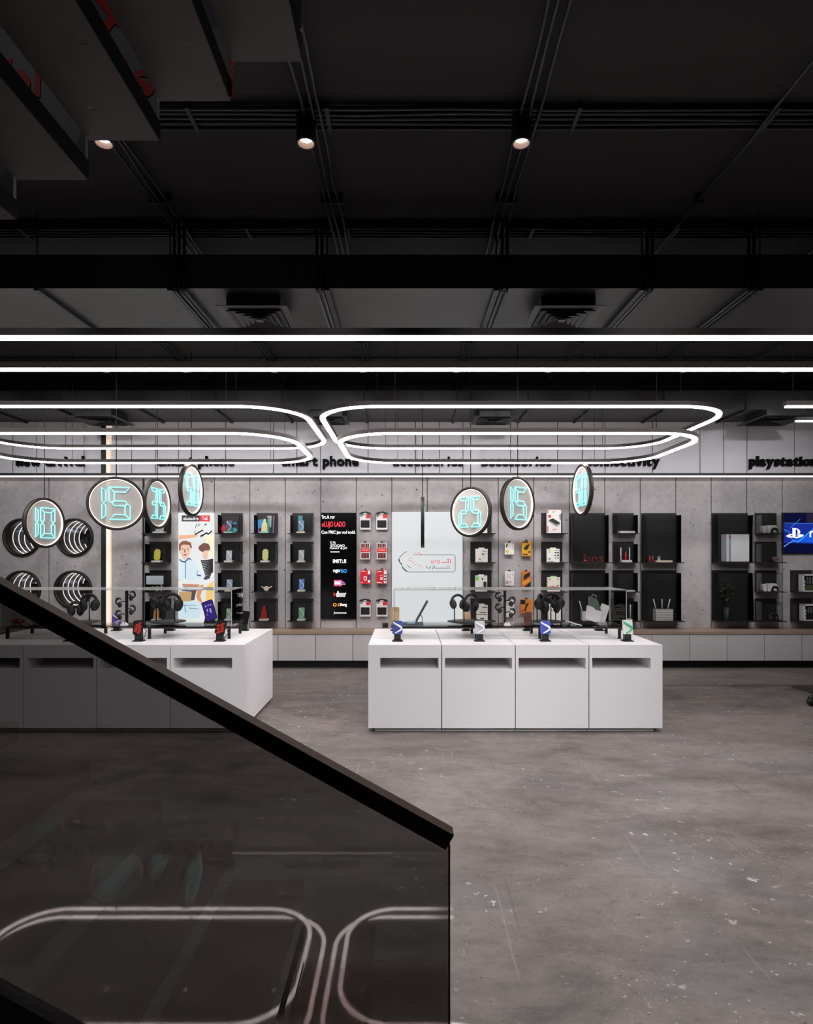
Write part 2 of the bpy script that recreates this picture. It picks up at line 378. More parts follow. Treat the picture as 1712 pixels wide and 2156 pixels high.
# ledge with the light line between frieze and concrete
t = thing('wall_light_line', 'long white light line along the wall between the white frieze and the concrete', 'light', (0, WY, 3.0))
MB().box((-9.4, WY-0.14, 3.02), (9.4, WY, 3.062)).build('housing', M_HOUS, t)
MB().box((-9.4, WY-0.135, 2.997), (9.4, WY-0.11, 3.02)).build('diffuser', M_LED2, t)
# column with lit edge
t = thing('light_column', 'black wall post with a tall warm white light strip on its right edge', 'light', (XP(222, WY), WY, 0.58))
MB().box((XD-0.002, WY-0.06, 0.575), (XP(226, WY), WY+0.02, 2.98)).box((XD-0.002, WY-0.06, 3.065), (XP(226, WY), WY+0.02, 3.89)).build('post', M_BLK, t)
MB().box((XP(226, WY), WY-0.04, 0.575), (XP(234, WY), WY+0.02, 2.98)).box((XP(226, WY), WY-0.04, 3.065), (XP(234, WY), WY+0.02, 3.89)).build('light_strip', M_WLED, t)
# frieze lettering
def sign(word, x0, x1, label):
    d = WY-0.05; X0, X1 = XP(x0, d), XP(x1, d); zb = ZP(980, d); xh = 0.108
    t = thing('wall_lettering', label, 'lettering', ((X0+X1)/2, WY, zb))
    ws = []
    for ch in word:
        if ch == ' ': ws.append((ch, 0.28, None)); continue
        V, Fc = text_mesh(ch, 0.035, 1.0); ws.append((ch, max(v.x for v in V)-min(v.x for v in V), (V, Fc)))
    tot = sum(w for _, w, _ in ws)+0.045*(len(ws)-1); k = (X1-X0)/tot; kz = xh/0.50; x = X0
    for ch, w, vf in ws:
        if vf:
            V, Fc = vf; ax = min(v.x for v in V)
            mb = MB(); mb.add([(x+(v.x-ax)*k, WY-0.035-v.z*0.02, zb+v.y*kz) for v in V], Fc)
            o = mb.build('letter', mat('letter_black', (8, 8, 9), 0.8, spec=0.2), t)
            cx = x+w*k/2; MB().box((cx-0.006, WY-0.03, zb+0.03), (cx+0.006, WY, zb+0.042)).build('spacer', M_MBLK, o)
        x += (w+0.045)*k
sign('new arrival', 33, 176, 'black letters spelling new arrival on the white frieze')
sign('smart phone', 332, 492, 'black letters spelling smart phone, behind the left hanging light loops')
sign('smart phone', 594, 755, 'black letters spelling smart phone, between the left and right light loops')
sign('accessories', 827, 976, 'black letters spelling accessories, above the white screen')
sign('accessories', 1014, 1162, 'black letters spelling accessories, left of connectivity')
sign('connectivity', 1235, 1390, 'black letters spelling connectivity on the white frieze')
sign('playstation', 1579, 1722, 'black letters on the frieze above the blue television')
# ================================================================ stairs
DS = 2.63; DR = 1.65
st = thing('staircase', 'staircase with smoked glass side and dark brown sloping handrail', 'stairs', (-0.5, 2.1, 0))
GO, RI = 0.307, 0.17
for k in range(7):
    xr = -0.133-GO*k; zt = 0.205+RI*k
    MB().box((xr-GO, 1.70, zt-0.08), (xr, DS, zt)).build('tread', M_TGL, st)
MB().box((-0.44, 1.70, 0.002), (0.17, DS, 0.03)).build('tread', M_TGL, st)
sl = 0.554
def railz(x): return 1.018-(x-0.13)*sl
A, B_ = Vector((0.13, 0, 1.018)), Vector((-2.6, 0, 1.018+2.73*sl))
n = Vector((sl, 0, 1)).normalized()
pts = [A, B_, B_-n*0.046, A-n*0.046]
MB().prism([(p.x, p.z) for p in pts], DR, DR+0.052).build('handrail', M_RAIL, st, bevel=0.0015)
gx = 0.1165
MB().prism([(gx, 0.0), (gx, railz(gx)-0.04), (-2.6, railz(-2.6)-0.04), (-2.6, railz(-2.6)-1.14), (0.118-0.15, 0.0)], DR+0.018, DR+0.034).build('glass_panel', M_TINT, st)
MB().box((gx, DR+0.016, 0), (gx+0.004, DR+0.036, railz(gx)-0.04)).build('glass_edge', C(14, 14, 13), st)
MB().prism([(-0.03, 0.0), (-2.6, railz(-2.6)-1.14), (-2.6, railz(-2.6)-1.46), (-0.6, 0.0)], DR+0.01, DR+0.055).build('stringer', M_BLK, st)
us = thing('staircase', 'upper stair flight of dark concrete treads seen from below in the top left corner', 'stairs', (-1.5, 2.1, 3.2))
for k in range(9):
    xr = -0.444-GO*k; zb = 3.897-RI*k
    tr = MB().box((xr-GO, 1.2, zb), (xr-.005, DS, zb+0.08)).build('tread', M_TREAD, us)
    MB().box((xr-.005, 1.2, zb), (xr, DS, zb+0.08)).build('dark_edge', mat('edge_black', (9, 9, 10), 0.8, spec=0.15), tr)  # right side of each tread coloured darker than its body
sb = thing('sign_board', 'dark sign board with red lettering standing behind the upper stair treads', 'sign', (-1.5, DS, 3.6))
poly = []
for k in range(8, 0, -1):
    xr = -0.444-GO*k; zb = 3.897-RI*k+0.081
    poly += [(xr-GO, zb), (xr, zb)]
zs = 4.015
MB().prism(poly+[(-0.444-GO, zs), (-0.444-9*GO, zs)], DS-0.03, DS-0.01).build('board', C(120, 122, 130), sb)
MB().box((-0.444-9*GO, DS-0.03, zs), (-0.444, DS-0.01, CZ)).build('upper_board', C(88, 90, 108), sb)
def board_text(st, a, b, za, zb, bold=0.02):
    mb = MB(); put_text(mb, st, XP(a, DS-0.03), XP(b, DS-0.03), ZP(zb, DS-0.03), ZP(za, DS-0.03), DS-0.034, bold, 0.002); mb.build('letter', C(190, 20, 28), sb)
for ch, a, b, za in (('b', 10, 66, 126), ('r', 75, 106, 149), ('a', 113, 160, 149), ('n', 170, 216, 149), ('d', 222, 268, 126), ('s', 275, 326, 149), ('i', 480, 491, 126)): board_text(ch, a, b, za, 206)
board_text('x', 200, 290, 0, 73)
# ================================================================ ducts, diffusers, conduits
def duct(name, y0, y1, z0, z1, label):
    t = thing(name, label, 'duct', (0, (y0+y1)/2, z0))
    e = [-9.4, -6.3, -3.9, -1.3, 1.3, 3.9, 6.3, 9.4]
    for a, b in zip(e[:-1], e[1:]): MB().box((a, y0, z0), (b, y1, z1)).build('duct_section', M_DUCT, t)
    return t
D1 = duct('ceiling_duct', 4.886, 5.77, 3.90, 4.17, 'wide black air duct crossing the ceiling in front')
D2 = duct('ceiling_duct', 9.0, 9.86, 3.90, 4.18, 'black air duct against the top of the far wall')
def strut(parent, x, y0, y1, z, ztop, rods=True):
    mb = MB().box((x-0.02, y0-0.03, z-0.03), (x+0.02, y1+0.03, z)).build('strut', M_PIPE, parent)
    sm = MB(); n = int((y1-y0)/0.075)
    for k in range(n):
        y = y0+0.03+k*(y1-y0-0.06)/max(1, n-1); sm.box((x-0.007, y-0.014, z-0.0315), (x+0.007, y+0.014, z-0.0302))
    sm.build('slot', C(3, 3, 3), mb)['kind'] = 'stuff'
    if rods:
        for y in (y0-0.018, y1+0.018): MB().tube([(x, y, z-0.03), (x, y, CZ)], 0.006, 6).build('rod', M_PIPE, parent)
for x in (-2.94, -1.88, -0.63, 0.72, 1.88, 2.82): strut(D1, x, 4.886, 5.77, 3.90, CZ)
for x in (-6.1, -5.1, -3.9, -2.8, -1.83, -0.62, 0.75, 1.8, 2.7, 3.8, 5.0): strut(D2, x, 9.0, 9.80, 3.90, CZ)
def wrap(x, n, label):
    t = thing('conduit_bundle', label, 'conduit', (x, 5.3, 3.88))
    for k in range(n):
        xx = x+0.04*k
        pts = [(xx, 4.862, CZ-0.05), (xx, 4.862, 3.90), (xx, 4.868, 3.878), (xx, 4.90, 3.876), (xx, 5.80, 3.876), (xx, 5.81, 4.3)]
        MB().tube(pts, 0.012, 6).build('conduit', M_PIPE, t)
wrap(-1.845, 3, 'three black conduits bending under the front duct, left of the left air diffuser')
wrap(-0.71, 2, 'two black conduits bending under the front duct, right of the left air diffuser')
wrap(0.765, 2, 'two black conduits bending under the front duct, left of the right air diffuser')
wrap(1.92, 2, 'two black conduits bending under the front duct, right of the right air diffuser')
wrap(2.73, 2, 'rightmost black conduits bending under the front duct')
def diffuser(x, y, z, label, sz=0.58):
    t = thing('air_diffuser', label, 'air vent', (x, y, z)); h = sz/2
    MB().box((x-h*0.77, y-h*0.77, z-0.10), (x+h*0.77, y+h*0.77, z)).build('plenum', M_DUCT, t)
    zf = z-0.10
    def ring(a, b, za, zb_): # square frustum ring from half size a at za to b at zb_
        v = [(x+s*a, y+q*a, za) for s, q in ((-1,-1),(1,-1),(1,1),(-1,1))]+[(x+s*b, y+q*b, zb_) for s, q in ((-1,-1),(1,-1),(1,1),(-1,1))]
        v += [(p[0], p[1], p[2]-0.004) for p in v[:4]]+[(p[0], p[1], p[2]-0.004) for p in v[4:8]]
        fs = [(i, (i+1) % 4, (i+1) % 4+4, i+4) for i in range(4)]+[((i+1) % 4+8, i+8, i+12, (i+1) % 4+12) for i in range(4)]
        fs += [((i+1) % 4, i, i+8, (i+1) % 4+8) for i in range(4)]+[(i+4, (i+1) % 4+4, (i+1) % 4+12, i+12) for i in range(4)]
        return MB().add(v, fs)
    ring(h, h*0.80, zf, zf-0.004).build('flange', M_PIPE, t)
    for a in (0.78, 0.60, 0.42, 0.25): ring(h*a, h*(a-0.15), zf-0.02, zf+0.015).build('vane', M_PIPE, t)
    MB().box((x-h*0.1, y-h*0.1, zf-0.02), (x+h*0.1, y+h*0.1, zf-0.014)).build('core', M_PIPE, t)
    MB().box((x-h*0.76, y-h*0.76, zf+0.02), (x+h*0.76, y+h*0.76, zf+0.024)).build('damper', C(4, 4, 4), t)
diffuser(-1.26, 5.26, 3.90, 'square black air diffuser under the front duct, left one')
diffuser(1.34, 5.26, 3.90, 'square black air diffuser under the front duct, right one')
diffuser(-4.62, 9.28, 3.90, 'far left black air diffuser under the duct along the wall', 0.7)
diffuser(-1.18, 9.28, 3.90, 'black air diffuser at the far wall between the two light loops', 0.6)
diffuser(1.32, 9.28, 3.90, 'black air diffuser at the far wall behind the right light loops', 0.6)
diffuser(5.6, 9.28, 3.90, 'black air diffuser at the far wall above the playstation lettering', 0.75)
def run_x(y, n, sp, label, x0=-9.3, x1=9.3, seed=1, r=0.014):
    t = thing('conduit_bundle', label, 'conduit', (0, y, CZ)); rnd = random.Random(seed)
    for k in range(n):
        yy = y+sp*k; pts = []
        for i in range(32): pts.append((x0+(x1-x0)*i/31, yy+rnd.uniform(-0.008, 0.008), CZ-0.026+rnd.uniform(-0.004, 0.004)))
        MB().tube(pts, r, 6).build('conduit', M_PIPE, t)
    for cx in (-6.4, -3.2, -1.32, -0.48, 1.05, 2.25, 3.6, 6.2):
        MB().box((cx-0.012, y-0.03, CZ-0.046), (cx+0.012, y+sp*(n-1)+0.03, CZ)).build('clamp', M_BLK, t)
run_x(3.70, 5, 0.042, 'bundle of black conduits crossing the ceiling behind the cylinder spotlights', seed=2)
run_x(5.06, 4, 0.045, 'bundle of black conduits crossing the ceiling just above the front duct', seed=3)
run_x(8.45, 3, 0.05, 'black conduits crossing the far ceiling behind the long light lines', seed=4, r=0.012)
def run_y(xs, label, n=3, sp=0.05, y0=1.5, y1=9.8, seed=1, slant=0.0):
    t = thing('conduit_bundle', label, 'conduit', (xs, 4, CZ)); rnd = random.Random(seed)
    for k in range(n):
        pts = [(xs+sp*(k-(n-1)/2)+slant*(y0+(y1-y0)*i/20-3.7)+rnd.uniform(-0.012, 0.012), y0+(y1-y0)*i/20, CZ-0.058) for i in range(21)]
        MB().tube(pts, 0.011, 6).build('conduit', M_PIPE, t)
    for y in (1.9, 4.62, 6.8, 7.7, 9.3):
        x = xs+slant*(y-3.7); w = sp*(n-1)/2+0.03
        MB().box((x-w, y-0.012, CZ-0.074), (x+w, y+0.012, CZ)).build('clamp', M_BLK, t)
run_y(-1.86, 'three black conduits running away over the half hidden left spotlight', seed=5)
run_y(-0.57, 'three black conduits running away over the middle spotlight', seed=6, slant=0.008)
run_y(0.75, 'three black conduits running away over the right spotlight', seed=7, slant=0.01)
run_y(2.21, 'single black pipe running away along the right of the ceiling', n=1, seed=8)
run_y(3.6, 'pair of black conduits running away at the far right of the ceiling', n=2, seed=9)
run_y(4.8, 'pair of black conduits at the far right behind the long light lines', n=2, seed=10, y0=5.9)
run_y(-3.1, 'three black conduits on the ceiling at the far left behind the long light lines', seed=11, y0=5.9)
# ================================================================ lamps
def cyl_spot(x, y, label, power=60):
    t = thing('cylinder_spotlight', label, 'spotlight', (x, y, CZ))
    M = Matrix.Translation((x, y, 0)); zt, zb = CZ, 4.30
    MB().lathe([(0.03, zt), (0.03, zt-0.02), (0.06, zt-0.025), (0.061, zb+0.002), (0.058, zb), (0.049, zb), (0.049, zb+0.07)], 24, M, cap=False).build('body', M_BLK, t)
    MB().lathe([(0.049, zb+0.001), (0.046, zb+0.015), (0.040, zb+0.034)], 24, M, cap=False).build('reflector', M_REFL, t)
    MB().lathe([(0.039, zb+0.032), (0.039, zb+0.034)], 24, M).build('lamp', M_LAMP, t)
    s = spot((x, y, zb-0.01), (x, y+0.25, 0), power, 100); s.parent = t; s.location = (0, 0, zb-0.01-CZ)
cyl_spot(-1.86, 3.76, 'black cylinder ceiling spotlight half hidden by the upper stair')
cyl_spot(-0.615, 3.76, 'black cylinder ceiling spotlight, left of the two in full view')
cyl_spot(0.71, 3.76, 'black cylinder ceiling spotlight, right of the two in full view')
def far_spot(px_, label, power=60):
    y = 8.58; x = XP(px_, y); t = thing('ceiling_spotlight', label, 'spotlight', (x, y, CZ)); M = Matrix.Translation((x, y, 0)); zb = 4.33
    MB().lathe([(0.06, CZ), (0.06, zb), (0.05, zb), (0.05, zb+0.03)], 20, M, cap=False).build('body', M_BLK, t)
    MB().lathe([(0.05, zb+0.001), (0.035, zb+0.03)], 20, M, cap=False).build('reflector', M_REFL, t)
    MB().lathe([(0.035, zb+0.03), (0.035, zb+0.032)], 20, M).build('lamp', M_LAMP, t)
    s = spot((x, y, zb-0.01), (x, y+0.95, 1.6), power, 52, 0.8); s.parent = t; s.location = (0, 0, zb-0.01-CZ)
far_spot(223, 'small far ceiling spotlight above the left light loops')
far_spot(390, 'small far ceiling spotlight hidden behind the long light line above the left loops')
far_spot(577, 'small far ceiling spotlight above the gap left of the middle')
far_spot(763, 'small far ceiling spotlight under the long light line, left of the middle one')
far_spot(961, 'small far ceiling spotlight in the middle under the long light line')
far_spot(1155, 'small far ceiling spotlight hidden behind the long light line above the right loops')
far_spot(1440, 'small far ceiling spotlight hidden behind the right end of the light loop')
far_spot(1652, 'small far ceiling spotlight at the right end of the long light line')
PROF_H = lambda k: [(-0.034*k, 0.014*k), (0.034*k, 0.014*k), (0.034*k, 0.055*k), (-0.034*k, 0.055*k)]
PROF_L = lambda k: [(-0.025*k, 0.0), (0.025*k, 0.0), (0.025*k, 0.0145*k), (-0.025*k, 0.0145*k)]
def rev(p): return p[::-1]
def bar(x0, x1, y, z, label, k=1.25, cables=(), name='linear_light'):
    t = thing(name, label, 'light', ((x0+x1)/2, y, z))
    MB().box((x0, y-0.03*k, z+0.016*k), (x1, y+0.03*k, z+0.06*k)).build('housing', M_HOUS, t)
    MB().box((x0+0.01, y-0.016*k, z), (x1-0.01, y+0.016*k, z+0.0165*k)).build('diffuser', M_LED, t)
    for cx in cables: MB().tube([(cx, y, z+0.05), (cx, y, CZ)], 0.003, 5).build('cable', M_BLK, t)
bar(-6, 6, 4.6, ZP(715, 4.6), 'nearer of the two long straight white light lines across the picture', 1.25, (-5, -3.6, 4.0, 5.2))
bar(-6, 6, 5.4, ZP(781, 5.4), 'farther of the two long straight white light lines across the picture', 1.2, (-5, 5.2))
bar(XP(1652, 6.0), 8, 6.0, ZP(858, 6.0), 'straight suspended light bar with its blunt end at the right edge', 1.0, (XP(1670, 6.0), 5.5))
bar(XP(1674, 7.6), 8.5, 7.6, ZP(888, 7.6), 'thin far suspended light bar at the right edge, lower of the two', 0.9, (5.3,))
def loop(x0, x1, y0, y1, z, r, label):
    t = thing('light_loop', label, 'light', ((x0+x1)/2, (y0+y1)/2, z)); pts = []
    for cx, cy, a0 in ((x1-r, y1-r, 0), (x0+r, y1-r, 90), (x0+r, y0+r, 180), (x1-r, y0+r, 270)):
        for k in range(17):
            a = math.radians(a0+90*k/16); pts.append((cx+r*math.cos(a), cy+r*math.sin(a), z))
    MB().sweep(pts, PROF_H(1), True).build('housing', M_HOUS, t)
    MB().sweep(pts, PROF_L(1), True).build('diffuser', M_LED, t)
    for cx in (x0+r, x1-r):
        for cy in (y0, y1): MB().tube([(cx, cy, z+0.05), (cx, cy, CZ if cy < 9 else 4.2)], 0.003, 5).build('cable', M_BLK, t)
loop(-0.90, 3.32, 6.0, 8.4, 3.215, 0.62, 'upper larger white light loop hanging over the right table')
loop(-0.73, 3.15, 6.17, 8.2, 2.985, 0.62, 'lower smaller white light loop hanging over the right table')
loop(-5.3, -1.05, 6.0, 8.4, 3.215, 0.62, 'upper larger white light loop hanging over the left table')
loop(-5.1, -1.2, 6.17, 8.2, 2.985, 0.62, 'lower smaller white light loop hanging over the left table')
# ---------------------------------------------------------------- round number signs
SEG = {'0': 'abcdef', '1': 'ef', '2': 'abged', '3': 'abgcd', '5': 'afgcd', '4': 'fgbc', '6': 'afgedc'}
def digit_tubes(ch, ox, oz, w, h, y, mb, r):
    t = 0.2*w+0.012; g = 0.005
    P = {'a': [(g, h), (w-g, h), (w-t, h-t), (t, h-t)], 'd': [(g, 0), (w-g, 0), (w-t, t), (t, t)],
         'g': [(t*0.5+g, h/2), (t, h/2+t/2), (w-t, h/2+t/2), (w-t*0.5-g, h/2), (w-t, h/2-t/2), (t, h/2-t/2)],
         'f': [(0, h-g), (t, h-t-g), (t, h/2+t/2+g), (t/2, h/2+g), (0, h/2+t/2)], 'b': [(w, h-g), (w-t, h-t-g), (w-t, h/2+t/2+g), (w-t/2, h/2+g), (w, h/2+t/2)],
         'e': [(0, g), (t, t+g), (t, h/2-t/2-g), (t/2, h/2-g), (0, h/2-t/2)], 'c': [(w, g), (w-t, t+g), (w-t, h/2-t/2-g), (w-t/2, h/2-g), (w, h/2-t/2)]}
    for s in SEG[ch]: mb.tube([(ox+a, y, oz+b) for a, b in P[s]], r, 6, True)
def number_sign(num, px_, py_, d, ang, label, D=0.705, rodtop=CZ):
    c = W(px_, py_, d); t = thing('number_sign', label, 'sign', c, 'round number signs'); R = D/2
    Mx = Matrix.Translation(c) @ Matrix.Rotation(PI/2, 4, 'X')
    MB().lathe([(R, -0.024), (R, 0.024), (R-0.034, 0.024), (R-0.034, -0.024), (R, -0.024)], 56, Mx, cap=False).build('frame', M_HOUS, t)
    MB().lathe([(R-0.034, 0.018), (R-0.043, 0.018), (R-0.043, -0.018), (R-0.034, -0.018), (R-0.034, 0.018)], 56, Mx, cap=False).build('ring_light', M_RING, t)
    MB().lathe([(R-0.04, -0.004), (R-0.04, 0.004)], 56, Mx).build('disc', M_DISC, t)
    h = 0.42; w1 = 0.165
    xs = -0.19 if num[0] != '1' else -0.165
    ws = [0.085 if False else w1, w1]
    if num[0] == '1':
        m = MB(); digit_tubes('1', c.x-0.17, c.z-h/2, w1, h, c.y-0.02, m, 0.0075); m.build('digit', M_NEON, t)
        m = MB(); digit_tubes(num[1], c.x-0.085, c.z-h/2, 0.25, h, c.y-0.02, m, 0.0075); m.build('digit', M_NEON, t)
    else:
        for i, ch in enumerate(num):
            m = MB(); digit_tubes(ch, c.x-0.195+i*0.215, c.z-h/2, 0.17, h, c.y-0.02, m, 0.0075); m.build('digit', M_NEON, t)
    MB().tube([(c.x, c.y, c.z+R-0.005), (c.x, c.y, rodtop)], 0.006, 6).build('rod', M_BLK, t)
    t.rotation_euler = (0, 0, math.radians(ang)); return t
number_sign('10', 93.5, 1101, 8.57, 76.6, 'round hanging sign with cyan number 10, leftmost')
number_sign('15', 245, 1060, 8.0, 25, 'round hanging sign with cyan number 15 facing straight ahead, left group')
number_sign('35', 331, 1061, 8.62, 83, 'round hanging sign with cyan number 35, turned right')
number_sign('50', 403, 1032, 8.3, 85, 'narrow turned round sign with cyan number 50, left group above the poster')
number_sign('50', 890, 1100, 8.5, 88.4, 'round hanging sign seen edge on in front of the white screen')
number_sign('25', 991, 1078, 8.57, -44, 'round hanging sign with cyan number 25')
number_sign('15', 1090, 1060, 8.0, 43, 'round hanging sign with cyan number 15, right group')
number_sign('50', 1226, 1032, 8.3, -85.5, 'narrow turned round sign with cyan number 50, rightmost')
# ---------------------------------------------------------------- tunnel mirrors in the wall
PL = ['upper left', 'upper right', 'lower left', 'lower right']
for i, (x, z) in enumerate(MIR):
    t = thing('tunnel_mirror', 'round tunnel mirror with light ring and modelled reflections, %s of the four' % PL[i], 'mirror', (x, WY, z), 'tunnel mirrors')
    Mx = Matrix.Translation((x, WY, z)) @ Matrix.Rotation(PI/2, 4, 'X')
    MB().lathe([(MR-0.002, -0.03), (MR-0.002, 0.05), (MR-0.035, 0.05), (MR-0.035, -0.03)], 48, Mx, cap=False).build('rim', M_BLK, t)
    MB().lathe([(MR-0.02, -0.20), (MR-0.02, -0.03)], 48, Mx, cap=False).build('tunnel', C(46, 36, 33, 0.3), t)
    MB().lathe([(MR-0.02, -0.9), (MR-0.02, -0.20)], 48, Mx, cap=False).build('mirror_tunnel', M_TUNN, t)
    yy = WY+.42; p = thing('mirror_stand', 'black phone stand inside the %s tunnel mirror' % PL[i], 'stand', (x, yy, z-MR+.025), 'stands inside the tunnel mirrors')
    MB().box((x-.05, yy-.04, z-MR+.026), (x+.05, yy+.04, z-MR+.04)).build('base', M_MBLK, p)
    MB().box((x-.02, yy-.02, z-MR+.04), (x+.02, yy+.02, z-.10)).build('post', M_MBLK, p)
    MB().rbox((x-.10, yy-.04, z-.10), (x+.01, yy+.04, z+.07), .012).build('block', M_MBLK, p)
    MB().rbox((-.045, -.006, 0), (.045, .006, .16), .012, Matrix.Translation((x+.07, yy, z-.12)) @ Matrix.Rotation(.12, 4, 'Y')).build('phone', C(*((30, 30, 34), (40, 40, 46), (150, 214, 204), (206, 214, 224))[i], .25), p)
    MB().tube([(x+.01, yy, z-.02), (x+.05, yy, z+.03), (x+.10, yy, z+.07)], .008, 6).build('arm', M_MBLK, p)
    for k in range(6):  # deeper rings are modelled reflections of the front light ring
        q = -0.03-0.155*k
        MB().lathe([(MR-0.021, q), (MR-0.027, q), (MR-0.027, q-0.007), (MR-0.021, q-0.007)], 48, Mx, cap=False).build('ring_light', M_RING, t)
    MB().lathe([(MR-0.02, -0.91), (MR-0.02, -0.9)], 48, Mx).build('mirror', M_MIRR, t)
# ================================================================ screens and poster
def flatshape(mb, pts, ox, oz, w, h, y): mb.flat([(ox+a*w, oz+b*h) for a, b in pts], y)
def blob(cx, cy, rx, ry, n=14, j=0.0, seed=0):
    r = random.Random(seed); return [(cx+rx*(1+r.uniform(-j, j))*math.cos(2*PI*k/n), cy+ry*(1+r.uniform(-j, j))*math.sin(2*PI*k/n)) for k in range(n)]
def stroke(pts, w):          # thin ribbon polygons
    out = []
    for (a, b), (c, d) in zip(pts[:-1], pts[1:]):
        L = math.hypot(c-a, d-b) or 1; nx, ny = -(d-b)/L*w/2, (c-a)/L*w/2
        out.append([(a+nx, b+ny), (a-nx, b-ny), (c-nx, d-ny), (c+nx, d+ny)])
    return out
E = 0.95
# portrait poster
x0, x1, z0, z1 = XP(375.5, 9.85), XP(450.5, 9.85), ZP(1310, 9.85), ZP(1079.5, 9.85); w, h = x1-x0, z1-z0; y = 9.848
t = thing('light_poster', 'tall backlit poster of a man in a pale shirt and a person in stripes', 'poster', ((x0+x1)/2, 9.87, z0))
MB().box((x0, 9.85, z0), (x1, 9.88, z1)).build('light_box', C(232, 234, 234, 0.4, 0.92), t)
def pr(name, col, shapes, dy=0.0, e=E):
    mb = MB()
    for s in shapes: flatshape(mb, s, x0, z0, w, h, y-dy)
    return mb.build(name, C(*col, 0.5, e), t)
# poster coordinates: u = (px-375.5)/75, v = (1310-py)/230.5
pr('print', (236, 178, 140), [[(0.01, .795), (0.55, .80), (0.5, .775), (0.01, .755)]])
pr('print', (250, 240, 205), [[(0.72, .79), (0.99, .80), (0.99, .42), (0.82, .42), (0.9, .6)]])
pr('print', (243, 201, 120), [[(0.8, .33), (0.99, .38), (0.99, .03), (0.72, .05)]], 0.0)
pr('skin', (232, 196, 172), [blob(.19, .655, .155, .065), [(.1, .62), (.28, .62), (.27, .57), (.12, .57)]], 0.0012)
pr('hair', (142, 92, 66), [[(.02, .66), (.02, .71), (.1, .74), (.22, .745), (.36, .725), (.385, .68), (.36, .67), (.3, .705), (.15, .71), (.08, .70), (.06, .65)]], 0.002)
pr('face', (150, 90, 75), [blob(.12, .668, .022, .006), blob(.27, .668, .022, .006), [(.17, .665), (.2, .665), (.205, .637), (.165, .637)], blob(.19, .615, .055, .006)], 0.0026)
pr('shirt', (214, 230, 240), [[(.01, .56), (.12, .59), (.19, .565), (.3, .59), (.5, .54), (.7, .44), (.74, .39), (.01, .385)]], 0.0016)
pr('print', (60, 92, 140), [s for s in stroke([(.21, .56), (.2, .48), (.2, .40)], .02)]+[s for s in stroke([(.03, .575), (.1, .555), (.19, .55), (.3, .585), (.36, .57)], .014)]+[s for s in stroke([(.53, .475), (.53, .43), (.64, .425)], .014)], 0.0022)
pr('skin', (236, 196, 168), [[(.66, .63), (.82, .66), (.84, .61), (.80, .57), (.70, .58)], [(.0, .40), (.14, .41), (.2, .39), (.01, .375)]], 0.0013)
pr('hair', (120, 82, 70), [[(.56, .68), (.6, .70), (.72, .725), (.85, .715), (.9, .68), (.88, .655), (.76, .655), (.68, .64), (.60, .655)]], 0.0018)
pr('shirt', (240, 242, 244), [[(.6, .57), (.99, .575), (.99, .42), (.78, .40), (.70, .46)]], 0.0019)
pr('stripes', (34, 34, 42), [q for k in range(10) for q in stroke([(.63+.014*k, .56-.016*k), (.8, .562-.014*k), (.98, .575-.0125*k)], .013)], 0.0024)
pr('print', (70, 66, 74), [[(.70, .40), (.86, .44), (.96, .46), (.88, .40), (.76, .385)]], 0.0026)
pr('print', (190, 140, 110), [[(.1, .35), (.6, .345), (.5, .295), (.16, .305)]], 0.0012)
pr('print', (86, 78, 82), [[(.1, .315), (.55, .30), (.48, .275), (.1, .285)], [(.38, .285), (.5, .28), (.45, .20), (.36, .20)]], 0.0016)
pr('cushion', (196, 158, 112), [[(.02, .28), (.46, .275), (.42, .20), (.3, .19), (.03, .19)]], 0.0014)
pr('print', (226, 150, 96), [[(.56, .33), (.72, .345), (.62, .24), (.72, .14), (.6, .16), (.5, .24)]], 0.0015)
pr('print', (206, 226, 236), [[(.02, .19), (.62, .19), (.66, .12), (.6, .04), (.02, .03)]], 0.0018)
pr('print', (120, 150, 180), stroke([(.2, .17), (.18, .13), (.22, .09)], .02)+stroke([(.3, .13), (.56, .12)], .008)+stroke([(.05, .15), (.5, .155)], .006), 0.0022)
pr('scribble', (40, 36, 40), stroke([(.48, .86), (.52, .9)], .012)+stroke([(.55, .87), (.575, .905)], .012)+stroke([(.6, .88), (.6, .9)], .012)+stroke([(.74, .885), (.8, .9)], .012)+stroke([(.47, .84), (.47, .80), (.6, .825), (.68, .84), (.7, .83)], .014)+stroke([(.62, .78), (.68, .80), (.66, .785), (.78, .815), (.85, .805), (.95, .835)], .016), 0.002)
pr('logo_plate', (42, 42, 46), [[(.10, .975), (.60, .975), (.60, .92), (.10, .92)]], 0.0016)
pr('logo_plate', (226, 36, 54), [[(.60, .975), (.885, .975), (.885, .92), (.60, .92)]], 0.0016)
mb = MB(); put_text(mb, 'alseadre', x0+.14*w, x0+.57*w, z0+.932*h, z0+.963*h, y-.003, .03); put_text(mb, 'TeS', x0+.66*w, x0+.83*w, z0+.932*h, z0+.966*h, y-.003, .03)
mb.build('lettering', C(245, 245, 245, .5, .7), t)
